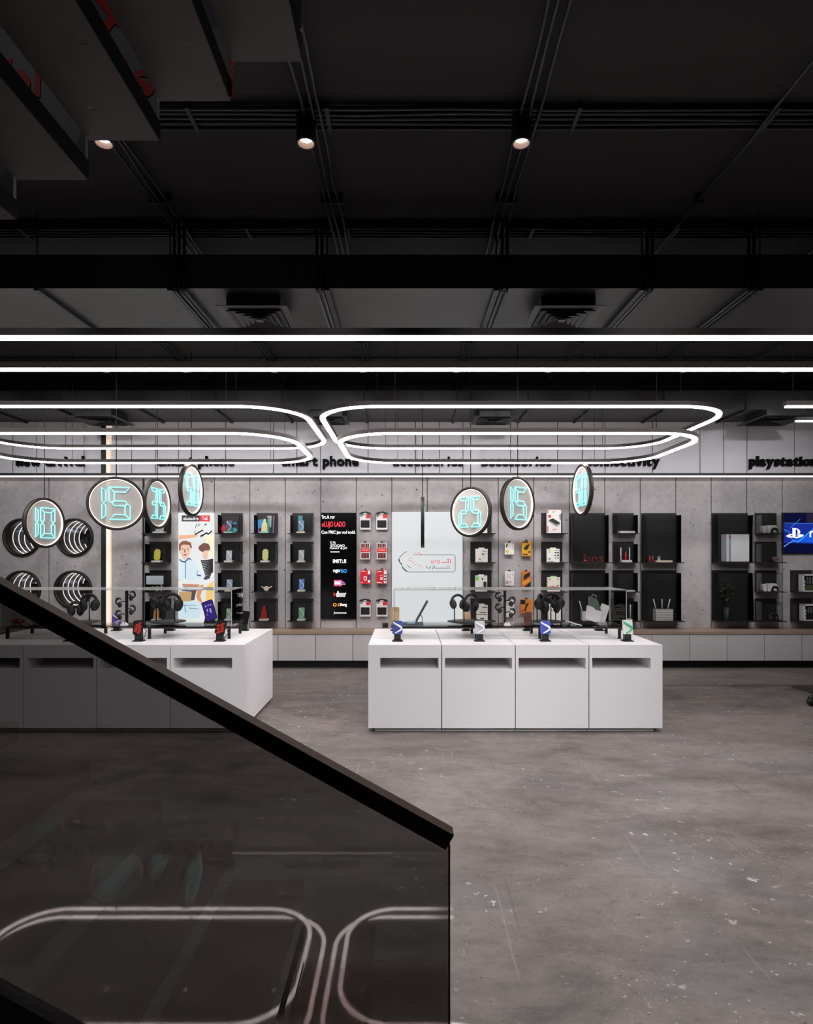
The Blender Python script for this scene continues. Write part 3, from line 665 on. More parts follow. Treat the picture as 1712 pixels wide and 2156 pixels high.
# black list screen
x0, x1, z0, z1 = XP(676, 9.84), XP(749.5, 9.84), ZP(1303.5, 9.84), ZP(1079.5, 9.84); w, h = x1-x0, z1-z0; y = 9.838
t = thing('list_screen', 'tall black screen with white and red lettering and small logos', 'screen', ((x0+x1)/2, 9.87, z0))
MB().box((x0, 9.84, z0), (x1, 9.88, z1)).build('screen', mat('dark_screen', (6, 6, 8), 0.15), t)
def line(st, u0, u1, va, vb, col, bold=.04):   # v in pixels of the photo
    mb = MB(); put_text(mb, st, x0+u0*w, x0+u1*w, z0+(1303.5-vb)/224*h, z0+(1303.5-va)/224*h, y-.001, bold); mb.build('lettering', C(*col, .5, 1.0), t)
WH = (245, 245, 248)
line("'Irc.A ror", .02, .40, 1084, 1092.5, WH); line('oLUJO LADO', .02, .70, 1098, 1112.5, (240, 40, 60)); line('Con PRIC jan vod todd.', .01, .99, 1117, 1126, WH)
line('D PL', .27, .43, 1140, 1145, WH); line('STOOAO', .27, .68, 1146, 1151.5, WH); line('OAAY & JO', .25, .75, 1152, 1157.5, WH)
line('IMIT:.II', .34, .72, 1177.5, 1185.5, WH); line('ogo', .34, .55, 1199, 1207, WH); line('%O', .56, .74, 1198, 1206, (40, 150, 235))
line('3', .35, .41, 1248, 1255, (230, 40, 50)); line('dhoor', .43, .72, 1244.5, 1257, WH); line('O', .34, .45, 1270, 1277, (250, 180, 40)); line('8', .48, .53, 1270, 1277, (240, 120, 40)); line('Bong', .55, .74, 1269.5, 1278, WH); line('Jussuout', .36, .73, 1288, 1293, WH)
mb = MB(); flatshape(mb, [(.27, (1303.5-1163)/224), (.53, (1303.5-1163)/224), (.53, (1303.5-1161)/224), (.27, (1303.5-1161)/224)], x0, z0, w, h, y-.001); mb.build('print', C(*WH, .5, 1.0), t)
def rr(u0, u1, va, vb): return [(u0, (1303.5-vb)/224), (u1, (1303.5-vb)/224), (u1, (1303.5-va)/224), (u0, (1303.5-va)/224)]
mb = MB(); flatshape(mb, rr(.37, .60, 1221, 1234), x0, z0, w, h, y-.001); mb.build('print', C(240, 70, 120, .5, 1.0), t)
mb = MB(); flatshape(mb, rr(.39, .56, 1224, 1231), x0, z0, w, h, y-.002); flatshape(mb, rr(.58, .70, 1229, 1230.5), x0, z0, w, h, y-.002); mb.build('print', C(250, 235, 240, .5, 1.0), t)
mb = MB(); flatshape(mb, [(.58, (1303.5-1222)/224), (.70, (1303.5-1227)/224), (.58, (1303.5-1228)/224)], x0, z0, w, h, y-.002); mb.build('print', C(170, 90, 220, .5, 1.0), t)
# white screen with the outlined logo
x0, x1, z0, z1 = XP(825.5, 9.84), XP(974, 9.84), ZP(1316, 9.84), ZP(1078, 9.84); y = 9.838
t = thing('white_screen', 'large glowing white screen with a thin outlined logo', 'screen', ((x0+x1)/2, 9.87, z0))
MB().box((x0, 9.84, z0), (x1, 9.88, z1)).build('screen', C(228, 231, 233, 0.4, 0.80), t)
MB().box((x0-.012, 9.85, z0), (x0, 9.88, z1)).box((x1, 9.85, z0), (x1+.012, 9.88, z1)).build('frame', C(120, 120, 128), t)
def q(a, b): return (XP(820+a/10.7, 9.838), ZP(1140+b/10.7, 9.838))
def lg(name, col, strokes):
    mb = MB()
    for pts, wd_ in strokes:
        for s in stroke([q(*p) for p in pts], wd_/10.7/130.7): mb.flat(s, y-.001)
    mb.build(name, C(*col, .5, .25), t)
lg('logo', (78, 84, 92), [([(530, 302), (1440, 302), (1470, 315), (1482, 345), (1482, 645), (1468, 675), (1440, 687), (420, 687)], 11), ([(390, 225), (330, 260), (265, 320), (230, 370), (210, 410), (222, 460), (260, 510), (300, 580), (360, 650), (430, 687)], 12),
  ([(200, 410), (225, 410), (222, 455)], 26), ([(225, 460), (280, 520)], 22), ([(290, 580), (340, 635), (400, 680)], 26), ([(395, 530), (440, 570), (500, 605)], 12),
  ([(830, 540), (840, 590), (870, 602), (920, 600), (932, 560)], 12), ([(985, 550), (985, 590), (970, 630)], 12), ([(1015, 535), (1020, 602), (1370, 600)], 11), ([(1300, 555), (1322, 560)], 14), ([(1335, 555), (1357, 560)], 14)])
lg('logo', (214, 70, 86), [([(1378, 388), (1378, 495)], 18), ([(1325, 395), (1325, 495)], 18), ([(1300, 400), (1345, 392)], 12), ([(1300, 440), (1290, 476), (1170, 476)], 12), ([(1130, 440), (1100, 420), (1075, 440), (1075, 475), (1100, 495), (1130, 475), (1132, 440)], 12), ([(1035, 410), (1035, 470)], 14), ([(935, 425), (950, 480), (985, 495), (1010, 470), (1010, 430)], 12), ([(965, 440), (985, 445)], 14),
  ([(490, 350), (430, 428), (480, 438), (530, 465), (560, 490)], 8), ([(580, 515), (605, 530)], 9), ([(650, 525), (720, 560), (770, 615)], 6), ([(570, 240), (590, 243)], 16), ([(620, 242), (650, 245), (690, 275), (725, 300)], 10)])
# television
d = 9.83; x0, x1, z0, z1 = XP(1650, d), XP(1800, d), ZP(1164.5, d), ZP(1080, d); y = d-.002
t = thing('television', 'blue glowing television with a white symbol and light waves', 'television', ((x0+x1)/2, 9.87, z0))
MB().box((x0, d, z0), (x1, 9.88, z1)).build('screen', C(10, 14, 52, 0.2, 0.9), t)
MB().box((x0-.006, d+.004, z0-.006), (x1+.006, 9.879, z1+.006)).build('frame', M_MBLK, t)
def T(a, b): return (XP(1480+a/7.38, d), ZP(1070+b/7.38, d))
def tv(name, col, polys, e, dy):
    mb = MB()
    for p in polys: mb.flat([T(*k) for k in p], y-dy)
    mb.build(name, C(*col, .5, e), t)
tv('print', (14, 40, 150), [[(1257, 240), (1900, 230), (1900, 560), (1257, 540)]], .9, .0005)
tv('print', (20, 90, 220), [[(1390, 500), (1560, 430), (1700, 360), (1900, 330), (1900, 540), (1500, 530)]], .9, .001)
tv('print', (40, 30, 60), [[(1600, 80), (1712, 80), (1712, 230), (1620, 230)]], .5, .0005)
def tst(pts, wpx): return [list(map(tuple, s)) for s in stroke(pts, wpx)]
tv('print', (60, 150, 250), tst([(1257, 600), (1340, 540), (1400, 510), (1480, 525), (1560, 460), (1640, 380), (1712, 330), (1900, 300)], 14)+tst([(1257, 330), (1340, 370), (1380, 480), (1440, 520)], 8)+tst([(1510, 170), (1420, 250), (1350, 310)], 5)+tst([(1257, 228), (1480, 236), (1900, 236)], 4), 1.2, .0015)
tv('symbol', (245, 245, 250), [[(1390, 303), (1440, 310), (1440, 470), (1390, 455)], [(1440, 310), (1480, 322), (1505, 345), (1512, 375), (1500, 400), (1470, 405), (1470, 340), (1462, 330), (1440, 332)],
  [(1290, 435), (1310, 415), (1390, 395), (1390, 415), (1340, 432), (1390, 440), (1390, 458), (1330, 455)], [(1448, 470), (1448, 445), (1500, 430), (1460, 425), (1448, 415), (1500, 405), (1560, 410), (1567, 425), (1540, 445)],
  [(1655, 450), (1655, 375), (1670, 355), (1750, 350), (1750, 370), (1690, 378), (1680, 395), (1680, 450)]], 1.1, .002)
# ================================================================ display niches on the wall
ROWN = ['top', 'second', 'third', 'bottom']
ROWY = [(1080.5, 1124), (1140.5, 1184.5), (1200.5, 1245), (1260, 1305.5)]
BIGY = [(1080.5, 1184.5), (1200.5, 1305.5)]
COLD = {'A': 'the column left of the poster', 'B': 'the first column right of the poster', 'C': 'the second column right of the poster', 'D': 'the column left of the black list screen',
        'E': 'the column right of the white screen', 'G': 'the column right of the orange hanging packs', 'I': 'the column between the two large router cases',
        'L': 'the column left of the television', 'M': 'the column below the television', 'H': 'the large column right of the boxes', 'J': 'the large column left of the bare concrete panel', 'K': 'the large column right of the bare concrete panel'}
PLATE = {}
def niche(col, row, pa, pb, ya, yb, glassy=True, n=None):
    x0, x1, z0, z1 = XP(pa, WY), XP(pb, WY), ZP(yb, WY), ZP(ya, WY); big = (z1-z0) > 0.6
    nm = ROWN[row] if not big else ('upper', 'lower')[row]
    t = thing('display_niche', '%s black niche, %s in %s' % ('tall' if big else 'small', nm, COLD[col]), 'display case', ((x0+x1)/2, WY, z0), 'display niches on the wall')
    MB().box((x0, WY-.022, z0), (x1, WY, z1)).build('back_panel', M_GBLK, t)
    ex = .03 if glassy else .02
    sx0 = x0-(.0 if pa > VX else .04); sx1 = x1+(.04 if pa > VX else 0)
    MB().box((sx0, WY-.235, z0-.006), (sx1, WY, z0+.006)).build('shelf_plate', M_MBLK, t)
    PLATE[(col, row)] = z0+.006
    if glassy:
        yf = WY-.20; zt = z1-.04
        MB().box((x0+.002, yf, z0+.006), (x1-.002, yf+.006, zt)).build('glass_pane', M_CASE, t)
        for xx in (x0+.002, x1-.008): MB().box((xx, yf+.006, z0+.006), (xx+.006, WY-.022, zt)).build('glass_pane', M_CASE, t)
for col, a, b, g in (('A', 316, 361, 1), ('B', 466.5, 511.5, 1), ('C', 541, 585.5, 1), ('D', 616, 660.5, 1), ('E', 990.3, 1034.7, 0), ('G', 1139.3, 1183.6, 0), ('I', 1289.3, 1333.6, 1), ('L', 1588.5, 1633.5, 1)):
    for r in range(4): niche(col, r, a, b, *ROWY[r], glassy=bool(g))
for r in (2, 3): niche('M', r, 1663.5, 1709, *ROWY[r], glassy=False)
for col, a, b in (('H', 1199.5, 1273.5), ('J', 1350, 1423), ('K', 1498.5, 1573)):
    for r in range(2): niche(col, r, a, b, *BIGY[r])
# thin black frame beside the first column
t = thing('shelf_frame', 'thin black upright frame left of the first niche column', 'frame', (XP(304, WY), WY, ZB))
MB().box((XP(302.5, WY), WY-.05, ZB), (XP(304.3, WY), WY, 2.98)).build('upright', M_BLK, t)
for r in range(2): zz = ZP(ROWY[r][1], WY); MB().box((XP(304, WY), WY-.05, zz-.005), (XP(311, WY), WY-.001, zz+.005)).build('bracket', M_BLK, t)
PD = 9.775
def phone_product(key, px_, wpx, hpx, col, swirl, label, shape='slab', foot=(214, 208, 202)):
    x = XP(px_, PD); z = PLATE[key]+.0005; wd_ = wpx/131.5; hh = hpx/131.5
    t = thing('display_phone', label+' in '+COLD[key[0]]+', '+ROWN[key[1]]+' niche', 'phone', (x, PD, z))
    f = .028
    MB().rbox((x-wd_*.72, PD-.05, z), (x+wd_*.72, PD+.05, z+f), .01).build('foot', C(*foot), t)
    Mt = Matrix.Translation((x, PD, z+f)) @ Matrix.Rotation(-.14, 4, 'X')
    hh -= f
    if shape == 'slab': MB().rbox((-wd_/2, -.005, 0), (wd_/2, .005, hh), .012, Mt).build('phone', C(*col, .3), t)
    elif shape == 'arch': MB().rbox((-wd_/2, -.008, 0), (wd_/2, .008, hh), wd_*.48, Mt, 6).build('phone', C(*col, .3), t)
    else: MB().prism([(-wd_*.5, 0), (wd_*.5, 0), (wd_*.44, hh*.35), (wd_*.42, hh*.6), (wd_*.22, hh*.75), (wd_*.16, hh), (-wd_*.16, hh), (-wd_*.22, hh*.75), (-wd_*.42, hh*.6), (-wd_*.44, hh*.35)], -.02, .02, Mt).build('phone', C(*col, .3), t)
    if swirl:
        pts = [Mt @ Vector((-wd_*.36*math.cos(1.65*PI*k/20), -.012, hh*(.93-.88*k/20))) for k in range(21)]
        MB().tube(pts, wd_*.085, 6).build('swirl', C(*swirl, .3), t)
    return t
wh = (206, 208, 214)
phone_product(('A', 0), 336, 17, 14, (150, 152, 150), None, 'pale grey phone on a white foot')
phone_product(('A', 1), 330.5, 13, 28, (190, 182, 60), None, 'yellow phone on a white foot', 'arch')
phone_product(('A', 3), 329, 11, 30, (196, 138, 96), None, 'copper coloured bottle shaped gadget', 'bottle')
phone_product(('B', 0), 482, 12, 27, (60, 70, 90), wh, 'dark phone with white swirl', foot=(150, 205, 195))
phone_product(('B', 1), 482, 12, 25, (170, 174, 182), (228, 230, 235), 'white phone with swirl')
phone_product(('B', 2), 483, 12, 25, (150, 165, 190), (225, 230, 238), 'pale blue white phone with swirl')
phone_product(('B', 3), 482, 11, 25, (140, 165, 140), (232, 238, 232), 'white and green phone with swirl')
phone_product(('C', 0), 557, 13, 30, (222, 206, 140), None, 'cream yellow bottle shaped phone', 'bottle', (150, 205, 195))
phone_product(('C', 1), 558.5, 12.5, 28, (190, 186, 120), None, 'pale yellow round topped phone', 'arch')
phone_product(('C', 3), 556, 13, 30, (150, 30, 36), None, 'red bottle shaped phone', 'bottle')
phone_product(('D', 0), 634, 12, 27, (90, 120, 150), (190, 215, 225), 'grey blue phone with swirl', foot=(224, 200, 178))
phone_product(('D', 1), 634.5, 11.5, 26, (160, 162, 166), (226, 226, 228), 'silver phone with swirl')
phone_product(('D', 2), 635, 11, 26, (90, 130, 200), (225, 232, 245), 'blue phone with white swirl')
phone_product(('D', 3), 635, 12, 27, (120, 160, 138), (190, 220, 200), 'mint phone with swirl')
def card(px_, py0, py1, wpx, d, col, name, label, cat, depth=.004): pass
def backdrop(key, a, b, py0, py1, shapes, label):
    d = WY-.03; t = thing('backdrop_picture', label, 'picture', (XP((a+b)/2, d), d, ZP(py1, d)))
    MB().box((XP(a, d), d, PLATE[key]+.0005), (XP(b, d), d+.006, ZP(py0, d))).build('card', C(34, 30, 40), t)
    for i, (cl, pts) in enumerate(shapes):
        mb = MB(); mb.flat([(XP(p[0], d), ZP(p[1], d)) for p in pts], d-.001-.0005*i); mb.build('print', C(*cl), t)
backdrop(('B', 0), 467, 503, 1086, 1123, [((200, 50, 80), blob(471, 1114, 5, 9, 10, .2, 1)), ((60, 140, 180), [(484, 1100), (498, 1099), (498, 1104), (484, 1104)]), ((60, 170, 170), blob(493, 1116, 6, 5, 10, .25, 2))], 'dark picture card with red and teal shapes in the top niche right of the poster')
backdrop(('C', 0), 543, 580, 1084, 1123, [((70, 150, 215), [(543, 1095), (552, 1093), (556, 1100), (550, 1112), (543, 1114)]), ((150, 50, 160), [(543, 1112), (552, 1123), (543, 1123)]), ((60, 180, 170), [(563, 1094), (568, 1091), (567, 1123), (563, 1123)]), ((170, 165, 165), [(563, 1086), (572, 1086), (571, 1110), (568, 1110), (568, 1090), (563, 1091)]), ((130, 90, 130), [(575, 1088), (578, 1086), (577, 1123), (574, 1123)])], 'colourful picture card with blue and purple shapes in the top niche of the second column')
backdrop(('D', 0), 627, 638, 1085, 1123, [((50, 150, 150), [(628, 1086), (637, 1086), (636, 1118), (628, 1118)])], 'narrow teal picture card in the top niche left of the black list screen')
def watch(key, px_, label):
    x = XP(px_, PD); z = PLATE[key]+.0005; t = thing('smart_watch', label, 'watch', (x, PD, z))
    Mx = Matrix.Translation((x, PD, z+.042)) @ Matrix.Rotation(PI/2-.2, 4, 'X')
    MB().lathe([(.03, -.008), (.04, -.006), (.042, .0), (.04, .006), (.03, .008)], 20, Mx).build('case', C(214, 190, 165, .35), t)
    MB().tube([(x-.085, PD+.01, z+.075), (x-.05, PD+.004, z+.06), (x-.035, PD, z+.045)], .008, 6).tube([(x+.085, PD+.01, z+.075), (x+.05, PD+.004, z+.06), (x+.035, PD, z+.045)], .008, 6).build('strap', C(224, 214, 200), t)
watch(('A', 2), 331, 'cream watch in the third niche left of the poster'); watch(('C', 2), 561, 'beige round watch with strap in the second column right of the poster')
d = WY-.03; t = thing('info_card', 'pale grey blank card in the third niche left of the poster', 'card', (XP(328, d), d, ZP(1230, d)))
MB().box((XP(308, PD-.07), PD-.071, ZP(1230, PD)), (XP(344, PD-.07), PD-.068, ZP(1212, PD))).build('card', C(196, 206, 216), t)
MB().box((XP(342, PD), PD-.068, PLATE[('A', 2)]+.0005), (XP(343.5, PD), PD-.06, ZP(1214, PD))).build('leg', C(180, 186, 190), t)
# boxed products
def boxed(name, x0, x1, z0, z1, y0, y1, col, prints, label, cat='box', tab=None, hook=False, side=None):
    t = thing(name, label, cat, ((x0+x1)/2, (y0+y1)/2, z0)); w, h = x1-x0, z1-z0
    MB().box((x0, y0, z0), (x1, y1, z1)).build('carton', C(*col), t, bevel=.002)
    for i, (cl, pts) in enumerate(prints):
        mb = MB()
        for p in pts:
            if isinstance(p[0], str): put_text(mb, p[0], x0+p[1]*w, x0+p[2]*w, z0+p[3]*h, z0+p[4]*h, y0-.0012-.0003*i, .03)
            elif len(p) == 4 and not isinstance(p[0], tuple): mb.flat([(x0+p[0]*w, z0+p[1]*h), (x0+p[2]*w, z0+p[1]*h), (x0+p[2]*w, z0+p[3]*h), (x0+p[0]*w, z0+p[3]*h)], y0-.0008-.0003*i)
            else: mb.flat([(x0+a*w, z0+b*h) for a, b in p], y0-.0008-.0003*i)
        mb.build('print', C(*cl), t)
    if tab: MB().box((x0+w*.27, (y0+y1)/2-.003, z1), (x0+w*.75, (y0+y1)/2+.003, z1+.02)).build('hang_tab', C(*tab), t)
    if hook:
        MB().tube([((x0+x1)/2, WY, z1+.012), ((x0+x1)/2, y0-.02, z1+.012), ((x0+x1)/2, y0-.03, z1+.022)], .004, 6).build('hook', M_BLK, t)
        mb = MB(); mb.box(((x0+x1)/2-.018, (y0+y1)/2-.0015, z1-.001), ((x0+x1)/2+.018, (y0+y1)/2+.0015, z1+.024)); mb.build('hang_tab', C(40, 38, 38), t)
    return t
def shelf_box(key, pa, pb, pyt, col, prints, label, tab=(220, 225, 215)):
    z0 = PLATE[key]+.0005; y0 = WY-.14
    return boxed('product_box', XP(pa, y0), XP(pb, y0), z0, ZP(pyt, y0), y0, y0+.07, col, prints, label, 'box', tab)
K = (36, 34, 36)
shelf_box(('E', 0), 1004, 1026, 1098, (222, 220, 216), [(K, [(.5, .5, .9, .55), (.5, .62, .9, .67)])], 'white carton half hidden by the number 25 sign in the top niche')
shelf_box(('E', 1), 1001.5, 1027, 1155.5, (224, 222, 216), [(K, [(.55, .8, .9, .84), (.5, .62, .62, .68), (.68, .62, .76, .68), (.82, .63, .86, .67), (.5, .52, .72, .58), (.6, .34, .72, .37), (.1, .06, .6, .08)]), ((190, 40, 60), [(.25, .2, .45, .27)])], 'white carton with a small red mark, second niche right of the white screen')
shelf_box(('E', 2), 1001, 1026, 1212, (228, 228, 226), [((130, 205, 70), [(.02, .70, .28, .95)]), (K, [(.68, .25, .94, .62), (.55, .72, .66, .86)]), ((150, 150, 150), [(.57, .05, .59, .72)])], 'white carton with a green corner, third niche right of the white screen')
shelf_box(('E', 3), 1001.5, 1027, 1274, (222, 218, 212), [((240, 180, 60), [(.04, .82, .26, .97)]), (K, [(.55, .82, .95, .87), (.32, .50, .9, .55), (.05, .38, .9, .42), (.38, .10, .7, .18)]), ((170, 190, 90), [(.04, .06, .22, .14)])], 'white carton with an orange corner, bottom niche right of the white screen')
shelf_box(('G', 0), 1152, 1181.5, 1073.5, (228, 224, 222), [((214, 50, 60), [(.02, .04, .09, .30), (.02, .86, .09, .99), (.08, .66, .28, .78), ('670', .4, .68, .12, .19)]), ((176, 130, 90), [('97', .36, .6, .86, .94)]), ((28, 28, 30), [[(.1, .56), (.42, .64), (.95, .44), (.66, .36)], [(.88, .8), (.97, .82), (.97, .55), (.93, .55)]]), ((150, 150, 152), [[(.1, .56), (.66, .36), (.95, .44), (.92, .36), (.64, .28), (.12, .48)]])], 'tall white carton with a black power bank picture in the top niche', None)
shelf_box(('G', 1), 1152, 1178.5, 1155.5, (226, 226, 222), [(K, [(.62, .86, .92, .9), (.60, .66, .76, .76), (.80, .66, .94, .76), (.56, .48, .70, .54), (.78, .46, .94, .56), (.64, .28, .74, .36), (.82, .28, .94, .36), (.08, .05, .55, .09)]), ((205, 190, 50), [(.1, .84, .28, .94), (.1, .72, .26, .80)]), ((130, 90, 50), [(.12, .2, .26, .32)])], 'white carton with yellow labels and black pictures, second niche of its column')
shelf_box(('G', 2), 1153, 1179.5, 1215.5, (226, 218, 206), [((196, 40, 50), [(.06, .28, .92, .34), (.45, .12, .68, .19), (.3, .36, .5, .40)]), (K, [(.74, .40, .88, .46), (.72, .84, .92, .88)]), ((160, 160, 150), [(.1, .80, .24, .90)])], 'cream carton with red lettering lines, third niche of its column', (150, 210, 130))
shelf_box(('G', 3), 1155, 1181, 1272, (224, 218, 218), [(K, [(.5, .6, .8, .66), (.62, .45, .8, .53), (.15, .6, .35, .65)]), ((196, 60, 80), [(.3, .75, .6, .80)])], 'white carton behind the black headset stand, bottom niche of its column')
# hanging packs
def hang(pa, pb, pyt, pyb, col, prints, label, name='hanging_pack', depth=.05):
    y0 = WY-.10
    return boxed(name, XP(pa, y0), XP(pb, y0), ZP(pyb, y0), ZP(pyt, y0), y0, y0+depth, col, prints, label, 'package', None, True)
def arch_card(pa, pb, pyt, pyb, label):
    y0 = WY-.07; x0, x1, z0, z1 = XP(pa, y0), XP(pb, y0), ZP(pyb, y0), ZP(pyt, y0); w, h = x1-x0, z1-z0
    t = thing('hanging_card', label, 'package', ((x0+x1)/2, y0, z0))
    MB().rbox((x0+.01*w, y0, z0), (x1-.01*w, y0+.02, z0+.83*h), .008).build('card', C(222, 218, 216), t)
    pts = [(x0-.05*w, z0+.84*h)]+[(x0+w*(.5-.55*math.cos(PI*k/10)), z0+h*(.86+.15*math.sin(PI*k/10))) for k in range(11)]+[(x1+.05*w, z0+.84*h)]
    MB().prism(pts, y0-.004, y0+.016).build('header', C(24, 22, 22), t)
    MB().flat([(x0+w*.3, z0+h*.86), (x0+w*.7, z0+h*.86), (x0+w*.6, z0+h*.93), (x0+w*.4, z0+h*.93)], y0-.0052).build('print', C(220, 205, 190), t)
    MB().flat([(x0+w*.58, z0+h*.64), (x0+w*.98, z0+h*.64), (x0+w*.98, z0+h*.82), (x0+w*.58, z0+h*.82)], y0-.001).build('print', C(214, 30, 42), t)
    MB().flat([(x0+w*.05, z0+h*.72), (x0+w*.3, z0+h*.76), (x0+w*.3, z0+h*.8), (x0+w*.05, z0+h*.8)], y0-.001).build('print', C(60, 58, 60), t)
    MB().rbox((x0+w*.10, y0-.012, z0+h*.12), (x1-w*.1, y0, z0+h*.52), .004).build('blister', C(40, 40, 42, .2), t)
    MB().tube([((x0+x1)/2, WY, z1+.0), ((x0+x1)/2, y0-.03, z1+.0)], .004, 6).build('hook', M_BLK, t)
arch_card(757.5, 780.5, 1077.5, 1115, 'hanging card with black arched header, top row, left one')
arch_card(792, 816, 1077.5, 1115, 'hanging card with black arched header, top row, right one')
arch_card(757.5, 780.5, 1261, 1298, 'hanging card with black arched header, bottom row, left one')
arch_card(792.5, 816, 1261, 1298, 'hanging card with black arched header, bottom row, right one')
RED = (206, 26, 40)
rp = [((214, 206, 204), [(.0, .0, 1, 1)]), ((60, 46, 46), [(.08, .70, .24, .95), (.30, .70, .44, .95), (.56, .70, .7, .95), (.76, .70, .9, .95), (.1, .05, .9, .38)]), (RED, [(.03, .43, .97, .68), (.46, .7, .54, .96), (.24, .7, .28, .96), (.7, .7, .74, .96), (.3, .06, .36, .37), (.62, .06, .68, .37)]), ((226, 130, 130), [(.14, .52, .86, .6)])]
hang(759, 779, 1143, 1177.5, (212, 204, 202), rp, 'red and white striped pack, left one in the second row', depth=.03)
hang(793.5, 814.5, 1143, 1177.5, (212, 204, 202), rp, 'red and white striped pack, right one in the second row', depth=.03)
r1 = [((240, 236, 236), [(.05, .88, .5, .93), (.05, .06, .25, .12), [(.34, .25), (.6, .25), (.64, .48), (.56, .55), (.38, .55), (.32, .48)], (.74, .1, .95, .28), (.74, .7, .95, .96)]), (RED, [(.40, .30, .54, .48)]), ((40, 60, 120), [(.74, .3, .95, .66)])]
hang(758.5, 780.5, 1200, 1229.5, RED, r1, 'red box with a white zero, left one in the third row')
r2 = [((240, 236, 236), [(.08, .86, .5, .91), (.05, .06, .5, .14), (.36, .3, .6, .5), (.70, .05, .96, .97), (.3, .6, .6, .63)]), (RED, [(.40, .36, .56, .40), (.40, .43, .56, .46)]), ((40, 40, 44), [(.74, .2, .93, .3), (.74, .4, .93, .52), (.74, .6, .93, .7)])]
hang(792.5, 815, 1200, 1229.5, RED, r2, 'red box with white side pictures, right one in the third row')
hang(1063, 1082.5, 1142.5, 1167.5, (222, 218, 212), [((60, 50, 40), [[(.08, .65), (.2, .9), (.35, .92), (.22, .55)], (.84, .86, .94, .94)]), ((214, 180, 80), [blob(.25, .25, .18, .14), (.84, .5, .92, .82)])], 'white hanging card with gold pictures, second row', depth=.012)
OR = (222, 160, 40)
hang(1099, 1119, 1139.5, 1171, OR, [((28, 26, 26), [[(.15, .52), (.5, .75), (.85, .82), (.6, .45), (.35, .40)], (.10, .08, .6, .16), (.06, .90, .66, .98), blob(.78, .28, .12, .06)])], 'yellow hanging box with a black gadget picture, second row')
hang(1063, 1082.5, 1203, 1233, (218, 212, 212), [((70, 66, 70), [(.25, .75, .36, .78), (.45, .76, .64, .78), (.75, .74, .92, .79), (.3, .65, .42, .68), (.5, .55, .62, .58), (.8, .45, .92, .48)]), ((40, 36, 40), [blob(.24, .22, .16, .10)]), ((222, 216, 216), [blob(.24, .22, .11, .065)]), ((190, 60, 80), [(.55, .22, .66, .3)])], 'white hanging card with a round symbol, third row', depth=.012)
hang(1099, 1117.5, 1203, 1236, (214, 120, 36), [((26, 24, 26), [[(.15, .55), (.3, .78), (.95, .97), (.9, .7), (.3, .45)], [(.2, 0), (1, 0), (1, .35)]]), ((235, 170, 60), [[(.05, .12), (.95, .42), (.95, .52), (.05, .30)]])], 'black and orange striped hanging box, third row')
hang(1063, 1083, 1263, 1299, (214, 212, 212), [(K, [(.2, .8, .5, .84), (.2, .7, .7, .73)])], 'white hanging card behind the earphone tree, bottom row', depth=.012)
hang(1096, 1122, 1262, 1292, (208, 126, 44), [((40, 26, 24), [(.0, .65, .4, .98), [(.3, .2), (.45, .7), (.7, .75), (.5, .4), (.45, .15)]]), ((190, 80, 40), [blob(.16, .2, .14, .18)])], 'orange hanging box with a dark picture, bottom row')
hang(1106, 1118, 1080, 1104, (206, 176, 110), [(K, [(.2, .8, .8, .85)])], 'tan hanging card behind the right number 15 sign, top row', depth=.012)
# gadgets in the right hand cases
def router(x, y, z, w, d, h, ants, col, label, ribs=0, al=.13):
    t = thing('router', label, 'router', (x, y, z)); cm = C(*col)
    if ribs:
        for k in range(ribs): MB().box((x-w/2, y-d/2, z+h*k/ribs+.002), (x+w/2, y+d/2, z+h*(k+1)/ribs-.004)).build('fin', cm, t)
        MB().box((x-w/2+.006, y-d/2+.006, z), (x+w/2-.006, y+d/2, z+h)).build('core', C(90, 88, 86), t)
    else: MB().rbox((x-w/2, y-d/2, z), (x+w/2, y+d/2, z+h), min(.012, h*.4)).build('body', cm, t)
    for ax, tilt in ants:
        MB().tube([(x+ax, y+d*.3, z+h-.004), (x+ax+tilt*al, y+d*.3, z+h+al)], .011, 8, rr=[.012, .009]).build('antenna', cm, t)
    return t
WG = (214, 208, 204)
router(XP(1319, PD), PD, PLATE[('I', 0)]+.0005, .24, .12, .035, [], WG, 'flat white router in the top niche of the column between the router cases')
router(XP(1318, PD), PD, PLATE[('I', 1)]+.0005, .165, .10, .035, [(-.07, 0), (.07, 0)], WG, 'white router with two upright antennas in the second niche', al=.20)
router(XP(1320, PD), PD, PLATE[('I', 2)]+.0005, .22, .12, .02, [], WG, 'thin flat white gadget in the third niche between the router cases')
router(XP(1319, PD), PD, PLATE[('I', 3)]+.0005, .16, .10, .03, [(-.075, 0), (.075, 0)], (190, 186, 184), 'white router with two antennas in the bottom niche, behind the green phone', al=.22)
router(XP(1396, PD), PD, PLATE[('J', 1)]+.0005, .275, .12, .185, [(-.10, -.25), (.0, 0), (.09, .25)], WG, 'white ribbed router with three antennas in the lower large case', ribs=7, al=.155)
router(XP(1396, PD), PD, PLATE[('J', 0)]+.0005, .26, .12, .03, [], (222, 200, 180), 'flat cream box in the upper large case left of the bare panel')
router(XP(1240, PD), PD, PLATE[('H', 1)]+.0005, .24, .10, .14, [(-.10, -.25), (.10, .25)], (206, 202, 204), 'white router with slanted antennas in the lower large case behind the glass table case', al=.17)
def bottle(x, y, z, r, h, col, label):
    t = thing('small_bottle', label, 'bottle', (x, y, z)); M = Matrix.Translation((x, y, z))
    MB().lathe([(r, 0), (r, h*.7), (r*.5, h*.8), (r*.5, h*.85)], 14, M).build('body', C(*col, .25), t)
    MB().lathe([(r*.55, h*.85), (r*.55, h)], 12, M).build('cap', C(60, 20, 24), t)
